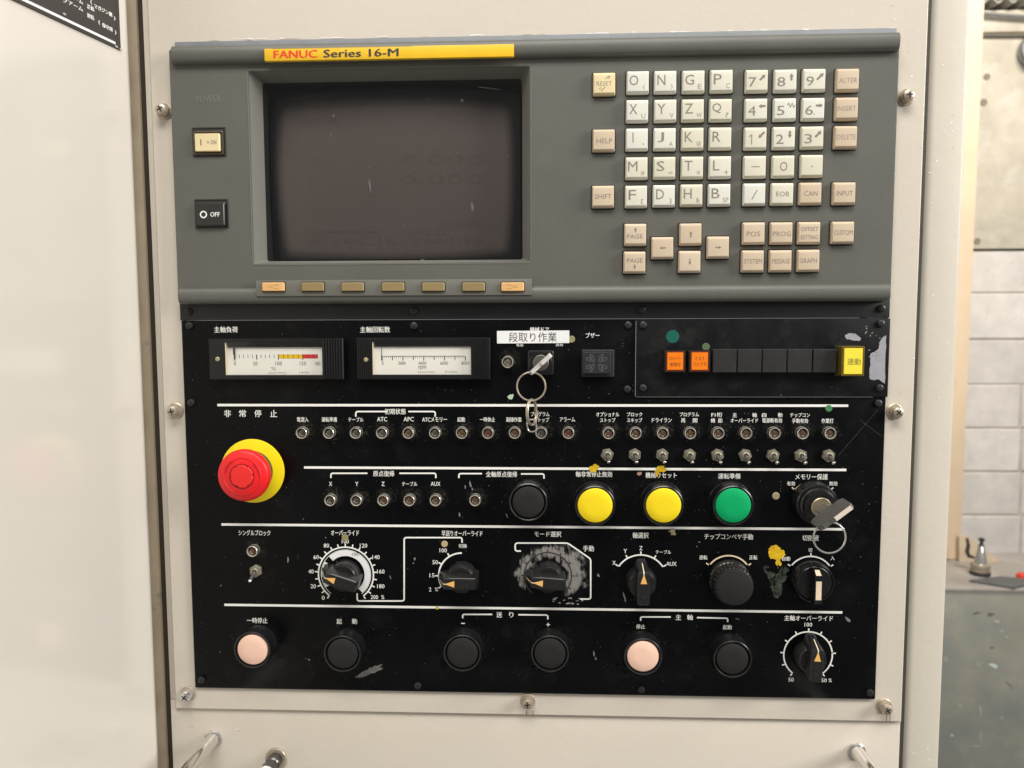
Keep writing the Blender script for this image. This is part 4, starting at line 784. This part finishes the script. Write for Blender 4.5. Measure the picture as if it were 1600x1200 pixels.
sub(o, 'collar', MB().lathe([(12.3,9.5),(12.3,11.2),(11.4,12.2),(11.2,15.5),(10.6,16.4),(8.6,16.6),(7.2,16.6),(7.0,15.6)], 56), BPL)
sub(o, 'lock_cylinder', MB().lathe([(6.9,14),(6.9,17.4),(6.4,17.9),(.4,17.9)], 40), GOLD)
# --- buzzer
x, y = Q(933,568,8); k = sc(933,568,8)
o = part(pan, 'buzzer', MB().loft(51*k, 43*k, .8, [(0,0,0),(0,0,4.2),(.5,.5,4.6)], c=(1.5*k,0)), mat('dusty_black', (.016,.0155,.014), .6, var=.4, vscale=200), (x,y,BH), label='square black buzzer with slotted openings')
sub(o, 'cover', MB().loft(44*k, 34*k, .6, [(0,0,4),(0,0,6.6),(.4,.4,7.0)], c=(-1*k,1*k)), mat('buzzer_cover', (.014,.016,.019), .5))
SLOTG = mat('slot_rim', (.085,.09,.095), .5)
for q in range(4):
    a0 = (45,135,225,315)[q]
    for j, rr in enumerate((7.5,12.5,16.5)):
        for dj in ((0,) if j == 0 else (-14,14)):
            a = math.radians(a0*1.0+dj); px, py = rr*k*math.cos(a)*1.0-1*k, rr*k*math.sin(a)*.78+1*k
            sub(o, 'sound_slot', MB().stroke([(px+ix*k, py+iy*k) for ix, iy in ((-1.6,-2),(1.6,-2),(1.6,2),(-1.6,2))], .45, closed=True), SLOTG, (0,0,7.06))
sub(o, 'sound_hole', MB().lathe([(1.7*k,7.0),(1.7*k,7.06)],16), SLOT, (-1*k,1*k,0))

# =================================================================== AUXILIARY SWITCH PLATE
AH = 3.6
ax0, ay0 = Q(993,620,AH); ax1 = PX1+.6; ay1 = PY1-.6
aux = thing('switch_plate', 'black switch plate with two orange buttons and one yellow button at upper right', 'switch plate', ((ax0+ax1)/2, ay0, BH))
part(aux, 'plate', MB().box(ax0, ax1, ay0, ay1, BH+.02, AH, .35), BLACK2)
part(aux, 'edge_highlight', MB().box(ax0+.3, ax1-10, ay0-.25, ay0+.02, BH+.05, AH-.3), mat('edge_highlight', (.35,.35,.33), .5)); part(aux, 'edge_highlight', MB().box(ax0-.25, ax0+.02, ay0+.3, ay1-1, BH+.05, AH-.3), MATS['edge_highlight'])  # pale strips: the highlight along the plate's edges put into colour
for u, v in ((1004.5,508),(1004.5,606),(1376,505.5),(1374,606)): black_screw(aux, u, v, AH)
def outline(th, name, pts, h, m, label=None, jit=0.0):
    P = []
    for i in range(len(pts)):
        a, b = pts[i], pts[(i+1) % len(pts)]
        for t in range(4):
            q = t/4; P.append((a[0]+(b[0]-a[0])*q+random.uniform(-jit,jit), a[1]+(b[1]-a[1])*q+random.uniform(-jit,jit)))
    X = [Q(u, v, h) for u, v in P]; c = (sum(p[0] for p in X)/len(X), sum(p[1] for p in X)/len(X))
    return part(th, name, MB().sheet([(x-c[0], y-c[1]) for x, y in X]), m, (c[0], c[1], h), 0, label)
outline(aux, 'bare_metal_patch', [(1384.5,524),(1384,560),(1382.5,600),(1378,596),(1372,592),(1366,594),(1359,592),(1358,580),(1360,566),(1360,553),(1367,549),(1373,545),(1374,536),(1378,528)], AH+.06, CHIP, 'bare lavender grey metal where the paint has flaked off', .7)
outline(aux, 'bare_metal_patch', [(1320,524),(1326,521),(1336,521),(1346,529),(1344,532),(1332,532),(1322,529)], AH+.06, CHIP, None, .6)
for i in range(14): blob(aux, 'chip', random.uniform(1352,1376), random.uniform(508,560), random.uniform(.6,1.8), random.uniform(.6,1.6), AH+.07, GSC, 900+i, .4, 9)
k = sc(1051,526,AH); part(aux, 'dot_sticker', MB().lathe([(10.2*k,0),(10.0*k,.15)],28), TEAL, QQ(1051,526,AH+.02)); part(aux, 'dot_sticker', MB().lathe([(6*k,0),(5.6*k,.15)],20), mat('moss_dot', (.09,.14,.06), .5), QQ(1103,542,AH+.02))
k = sc(1180,565,9)
for u0, u1, tx in ((1037,1072.5,(('スカットラー',4.5,20,5.5),('使用可',-5,17,6.5))), (1075,1111,(('ミスト',4.5,15,6.5),('コレクタ',-4,21,6)))):
    x, y = Q((u0+u1)/2, 564.5, 9.5); w_ = (u1-u0)*k
    o = part(aux, 'lit_button', MB().loft(w_, 36*k, .8, [(0,0,0),(0,0,5.2),(.5,.5,5.8)]), BPL, (x,y,AH), label='orange square button')
    sub(o, 'frame', MB().loft(w_-2.2, 33*k, .6, [(0,0,5.6),(.2,.2,6.3)]), DKORANGE); sub(o, 'lens', MB().loft(w_-4.4, 28*k, .4, [(0,0,6.2),(.3,.3,6.7)]), ORANGE)
    for s, dy, a, b in tx: sub(o, 'legend', tmesh(s, a*k, b*k, .0), mat('brown_ink', (.10,.03,.01), .6), (0, dy*k, 6.76))
for u0, u1 in ((1113,1151.5),(1152,1190.5),(1191,1229.5),(1230,1269),(1270,1308)):
    x, y = Q((u0+u1)/2, 564, 8.5)
    part(aux, 'blank_button', MB().loft((u1-u0)*k-.35, 37.5*k, .6, [(0,0,0),(0,0,4.6),(.5,.5,5.2)]), mat('blank_black', (.014,.0138,.013), .55, var=.3, vscale=120, dust=.3, dscale=300, dcol=(.17,.16,.14)), (x,y,AH))
x, y = Q(1333,564.5,14)
o = part(aux, 'lit_button', MB().loft(35*k, 47*k, .8, [(0,0,0),(0,0,10),(.4,.4,10.4)]), YFRAME, (x,y,AH), label='yellow upright button')
sub(o, 'lens', MB().loft(29*k, 41*k, .4, [(0,0,10.2),(.3,.3,10.9)]), YLENS); sub(o, 'legend', tmesh('連動', 21*k, 10.5*k, .0), mat('olive_ink', (.22,.18,.02), .6), (1*k,-.5*k,10.96))
sub(o, 'socket', MB().loft(40*k, 49*k, .6, [(0,0,0),(0,0,2.0)], c=(-2*k,0)), SCREWB)

# =================================================================== PAPER LABEL
x, y = Q(833,526.5,BH+.4); k = sc(833,526,BH)
lab = thing('paper_label', 'white paper strip with large black Japanese lettering stuck above the key switch', 'label', (x,y,BH+.3))
part(lab, 'strip', MB().box(-56.5*k,56.5*k,-9.8*k,9.8*k,0,.3), PAPER, (x,y,BH+.3), .004); part(lab, 'lettering', tmesh('段取り作業', 75*k, 15*k, -.006, 'lettering'), INK, (x-.5*k,y-.2*k,BH+.66), .004)

# =================================================================== KEYS AND RINGS
def torus(c, r, rw, tilt=None, n=64):
    m = MB().tube([(r*math.cos(2*PI*i/n), r*math.sin(2*PI*i/n), 0) for i in range(n)], rw, 10, True)
    if tilt is not None: m.xf(tilt)
    return m
lx, ly = Q(845,566,BH); ang = math.atan2(.68,.73)
key1 = thing('switch_key', 'flat bright metal key turned diagonally in the square switch under the paper label', 'key', (lx, ly, 10.8), 'keys in the key switches')
bx, by = Q(846,572,33)
def slab(prof, t): # prof in (along, height), extruded over thickness t
    return MB().rings([[(a, s_, z) for a, z in prof] for s_ in (-t/2, t/2)])
part(key1, 'blade', slab([(-3.4,0),(3.4,0),(3.4,9),(-3.4,9)], 1.8), STEEL, (lx,ly,10.6), ang)
part(key1, 'bow', slab([(-9.3,8.4),(9.3,8.4),(9.6,12),(9.6,22),(8.5,24),(1,24),(0,21.5),(-8,21.5),(-9.6,19)], 2.6), mat('bright_key', (.80,.78,.74), .4, metal=.4), (lx,ly,10.6), ang)
rx, ry = Q(830,604,26); ring1 = thing('key_ring', 'thin steel ring hanging from the key under the paper label', 'key ring', (rx,ry,26), 'steel key rings')
part(ring1, 'wire', torus(0, 9.7, .62), STEEL, (rx,ry,26))
rx2, ry2 = Q(831,644,24); ring2 = thing('split_ring', 'narrow double coil split ring hanging below the upper steel ring', 'split ring', (rx2,ry2,24))
coil = MB().tube([((8.8+.0*math.cos(t))*math.cos(t), (8.8)*math.sin(t), -.9+1.8*(i/96)) for i in range(97) for t in (4*PI*i/96,)], .62, 8)
part(ring2, 'coil', coil.xf(Matrix.Rotation(math.radians(70),4,'Y')), STEEL, (rx2,ry2,24))
rx3, ry3 = Q(831,665,22); lk = thing('chain_link', 'small bent wire link at the lower end of the split ring', 'link', (rx3,ry3,22))
part(lk, 'wire', MB().tube([(a,b,0) for a,b in rrect(6.2,8.6,2.4,6)], .55, 8, True).xf(Matrix.Rotation(.15,4,'Z')), CHROME, (rx3,ry3,22))
ang2 = math.atan2(.62,.78)
key2 = thing('switch_key', 'grey key with a thick head turned diagonally in the round switch at the right', 'key', (k2[0],k2[1],20), 'keys in the key switches')
part(key2, 'blade', slab([(-4.2,0),(4.2,0),(4.2,2),(3.4,3),(4.2,4),(3.2,5),(4.2,6),(4.2,10),(-4.2,10)], 1.9), KEYGREY, (k2[0],k2[1],20.0), ang2)
part(key2, 'bow', slab([(-10,9.5),(10,9.5),(13.2,11.5),(13.2,25),(11.8,27.5),(-2,27.5),(-3.5,26.5),(-10,26.5),(-13.2,24),(-13.2,11.5)], 3.4), KEYGREY, (k2[0],k2[1],20.0), ang2)
part(key2, 'lit_bow_edge', slab([(-1.5,27.4),(11.6,27.4),(11.4,27.9),(-1.3,27.9)], 3.0), mat('key_lit_edge', (.72,.62,.52), .45), (k2[0],k2[1],20.0), ang2)  # pale strip added: light on the head's outer edge, put into colour
rx, ry = Q(1296,840,43); ring3 = thing('key_ring', 'thin steel ring hanging from the grey key above the coolant selector', 'key ring', (rx,ry,43), 'steel key rings')
part(ring3, 'wire', torus(0, 10.4, .62), CHROME, (rx,ry,43))

# =================================================================== BACKGROUND AT THE RIGHT
WD = -2890.0                                          # wall plane, about 3.4 m from the camera
BLK = [mat('concrete_block_%d' % i, c, .9, var=.12, vscale=9, bump=.7, bscale=70, streak=(14,(.60,.56,.50),.55,.8)) for i, c in enumerate(((.74,.70,.66),(.70,.665,.625),(.77,.735,.695)))]
MORT = mat('mortar', (.54,.50,.45), .9, var=.15, vscale=14); CONC = mat('weathered_concrete', (.60,.55,.45), .9, var=.16, vscale=6, bump=.8, bscale=45, streak=(9,(.70,.66,.58),.5,.72), dust=.15, dscale=24, dcol=(.42,.38,.31))
wx0, wx1 = Q(1440,500,WD)[0], Q(1700,500,WD)[0]
wall = thing('block_wall', 'pale concrete block wall behind the machine at the right edge', 'wall', (1900, -1500, WD))
part(wall, 'mortar_bed', MB().box(wx0, wx1, -1700, Q(1560,392,WD)[1], WD-100, WD-5), MORT)
rows = [(392,457),(459,529),(532,600),(602,668),(671,736),(739,804),(807,871),(873,940),(942,1010)]
for i, (a, b) in enumerate(rows):
    yt2, yb2 = Q(1560,a,WD)[1], Q(1560,b,WD)[1]; xs = Q(1596 if i > 2 else (1640 if i % 2 else 1612),(a+b)/2,WD)[0]; L = 400
    for j, (x0, x1) in enumerate(((xs-L*1.0, xs-6), (xs+6, xs+L))):
        part(wall, 'block', MB().loft(x1-x0, yt2-yb2, 6, [(0,0,-80),(0,0,-4),(4,4,0)], n=2, c=((x0+x1)/2,(yt2+yb2)/2)), BLK[(i*2+j*5) % 3], (0,0,WD+random.uniform(-3,3)))
cy1, cy0 = Q(1560,58,WD)[1], Q(1560,389,WD)[1]
part(wall, 'concrete_beam', MB().box(wx0, wx1, cy0, cy1, WD-120, WD+14, 5), CONC)
part(wall, 'upper_beam', MB().box(wx0, wx1, cy1+14, Q(1560,18,WD)[1], WD-120, WD+20, 6), CONC)
for u, v, r in ((1542,120,14),(1537,160,15),(1527,377,14)):
    x, y = Q(u, v, WD+15); part(wall, 'tie_hole', MB().lathe([(r,0),(r,2),(r*.6,2.2)], 20), mat('tie_hole_grey', (.26,.23,.19), .8, var=.2, vscale=60), (x,y,WD+14))
rs = thing('roof_sheet', 'wavy grey corrugated sheet edge above the concrete beam at upper right', 'roof sheet', (1900, Q(1560,10,WD)[1], WD))
x0 = Q(1530,10,WD)[0]; ym = Q(1560,8.5,WD)[1]; pit = 21*(D-WD)/FPX
wv = [(x0+pit*i/16, ym+11*math.sin(2*PI*i/16)) for i in range(-16, 16*9)]
part(rs, 'sheet', MB().rings([[(x,y+4,z) for x,y in wv]+[(x,y-4,z) for x,y in reversed(wv)] for z in (WD-60, WD+60)]), mat('grey_sheet', (.42,.40,.35), .6))
part(rs, 'backing', MB().box(wx0, wx1, ym-24, ym+70, WD-40, WD-30), mat('dark_gap_brown', (.11,.095,.08), .8))
cb = thing('cable', 'grey cable sagging under the corrugated sheet at upper right', 'cable', (1900, Q(1560,26,WD)[1], WD+40))
part(cb, 'sheath', MB().tube([(*Q(1515+i*12, 19+i*1.4-.06*i*i, WD+40), WD+40) for i in range(10)], 8, 10), mat('cable_grey', (.22,.22,.21), .5))
pp_ = thing('wall_pipe', 'thin dark pipe running along the top of the concrete beam', 'pipe', (1900, Q(1560,56,WD)[1], WD+25))
part(pp_, 'tube', MB().tube([(*Q(1500,55.5,WD+25),WD+25),(*Q(1640,55.5,WD+25),WD+25)], 5.5, 12), mat('pipe_dark', (.16,.15,.13), .5))
x, y = Q(1624,75,WD+60); hp = thing('round_duct', 'round blue grey duct cut off by the upper right edge', 'duct', (x,y,WD+20))
part(hp, 'ring', MB().lathe([(66,0),(66,40),(60,42),(50,42),(50,36),(.5,36)], 48), mat('duct_grey', (.34,.37,.38), .5), (x,y,WD+20))
part(hp, 'rim', MB().lathe([(66.5,0),(70,3),(70,10),(66.5,12)], 48, cap0=False, cap1=False), mat('duct_rim', (.14,.14,.13), .5), (x,y,WD+45))
# bench
BD = -2080.0; by_ = Q(1560,920,BD)[1]; bxx0 = Q(1430,920,BD)[0]; bxx1 = bxx0+700
bench = thing('steel_bench', 'grey green steel bench cabinet with scratched front at lower right', 'bench', (bxx0+350, by_-800, BD-200))
part(bench, 'front', MB().box(bxx0, bxx1, by_-900, by_-10, BD-420, BD-6, 2), mat('scuffed_green_steel', (.30,.295,.245), .5, var=.14, vscale=4, streak=(5,(.215,.235,.215),.45,.7), dust=.2, dscale=22, dcol=(.5,.52,.47), bump=.1, bscale=30))
part(bench, 'top', MB().box(bxx0, bxx1, by_-9.9, by_, BD-420, BD, 2), mat('worn_steel_top', (.42,.385,.35), .45, var=.2, vscale=7, metal=.2, streak=(9,(.60,.55,.52),.6,.75)))
for i, (u, v, a, b, c, ro) in enumerate(((1552,1040,9,2.4,(.62,.72,.68),-.4),(1529,1037,7,5,(.33,.32,.27),0),(1526,958,7,1.2,(.10,.10,.08),.25),(1548,960,5,3,(.13,.13,.10),.3),(1558,971,4,2,(.55,.51,.42),0),(1566,986,3,1,(.55,.51,.42),0),(1573,995,2.5,1.2,(.55,.51,.42),0),(1487,1149,3,1.4,(.6,.6,.55),-.5),(1532,1110,3,8,(.36,.36,.32),0),(1532,1150,2.2,12,(.34,.34,.30),0),(1522,1166,14,1,(.36,.37,.33),.05),(1577,1070,7,.8,(.12,.12,.11),-.75),(1500,1103,2,1.2,(.5,.5,.45),0),(1565,1122,4,1.5,(.42,.40,.34),.5),(1478,1030,3,5,(.36,.36,.3),-.4),(1550,1012,2.5,2,(.13,.13,.11),0))):
    blob(bench, 'scuff', u, v, a, b, BD-5.2, mat('scuff_%d' % i, c, .6), 1000+i, .45, 14, ro)
post = thing('timber_post', 'stained pale timber post standing behind the right column', 'post', (Q(1500,885,-2400)[0], by_, -2400))
tx0, tx1 = Q(1485,450,-2400)[0]-20, Q(1519,450,-2400)[0]
part(post, 'shaft', MB().box(tx0, tx1, by_+2, 1500, -2490, -2400, 4), mat('stained_timber', (.76,.60,.42), .7, var=.08, vscale=3, streak=(6,(.66,.43,.25),.64,.78), bump=.2, bscale=20))
PBH = -2380.0
pb = thing('board', 'pale triangular board leaning in the corner behind the tool holder', 'board', (*Q(1540,890,PBH), PBH))
P = [Q(u, v, PBH) for u, v in ((1499,838),(1512,837),(1590,899),(1499,899))]
part(pb, 'sheet', MB().prism(P, PBH-12, PBH), mat('pale_board', (.60,.49,.35), .8, var=.1, vscale=8))
TB = -2230.0
hk = thing('hook_tool', 'dark hooked metal tool standing behind the tool holder', 'tool', (*Q(1516,875,TB-60), TB-60))
part(hk, 'hook', MB().tube([(*Q(u, v, TB-60), TB-60) for u, v in ((1511,841),(1513,852),(1511,862),(1514,869),(1522,871))], lambda t: 5+2.5*math.sin(t*3), 10), mat('rusty_dark', (.07,.06,.06), .6))
x, y = Q(1531.5,894,TB); y = by_
k = (D-TB)/FPX
hold = thing('tool_holder', 'tapered steel tool holder with a pull stud standing on the bench', 'tool holder', (x, y, TB), rot=(0,0,0))
R = 14.6*k
for nm, prf, m in (('base_ring', [(R*.98,0),(R,2*k),(R,5*k),(R*.97,6*k)], mat('holder_black', (.03,.03,.03), .4)), ('flange', [(R*.96,6*k),(R*.98,9*k),(R*.86,10*k),(R*.86,12*k),(R*.98,13*k),(R*.95,17*k),(R*.72,18.5*k)], STEEL),
                   ('taper', [(R*.66,18.5*k),(R*.62,19*k),(R*.30,44*k),(R*.26,45*k)], CHROME), ('pull_stud', [(R*.28,45*k),(R*.22,48*k),(R*.16,49*k),(R*.16,53*k),(R*.30,54*k),(R*.30,57*k),(R*.22,58*k),(R*.02,58*k)], MATS['holder_black'])):
    sub(hold, nm, MB().lathe(prf, 40), m)
pl2 = thing('steel_plate', 'dark flat steel plate lying on the bench in front of the tool holder', 'plate', (Q(1565,906,-2120)[0], by_, -2120), rot=(0,0,0))
sub(pl2, 'slab', MB().prism([(-95,25),(40,70),(150,25),(15,-45)], .5, 9, 1), mat('dark_plate', (.10,.10,.10), .45, var=.15, vscale=12))
rc = thing('red_cap', 'small bright red cap on the bench at the right edge', 'cap', (Q(1599,899,-2200)[0], by_, -2200), rot=(0,0,0))
sub(rc, 'shell', MB().lathe([(22,0),(22,9),(20,13),(14,16),(.5,17)], 28), mat('red_plastic', (.75,.06,.03), .4))
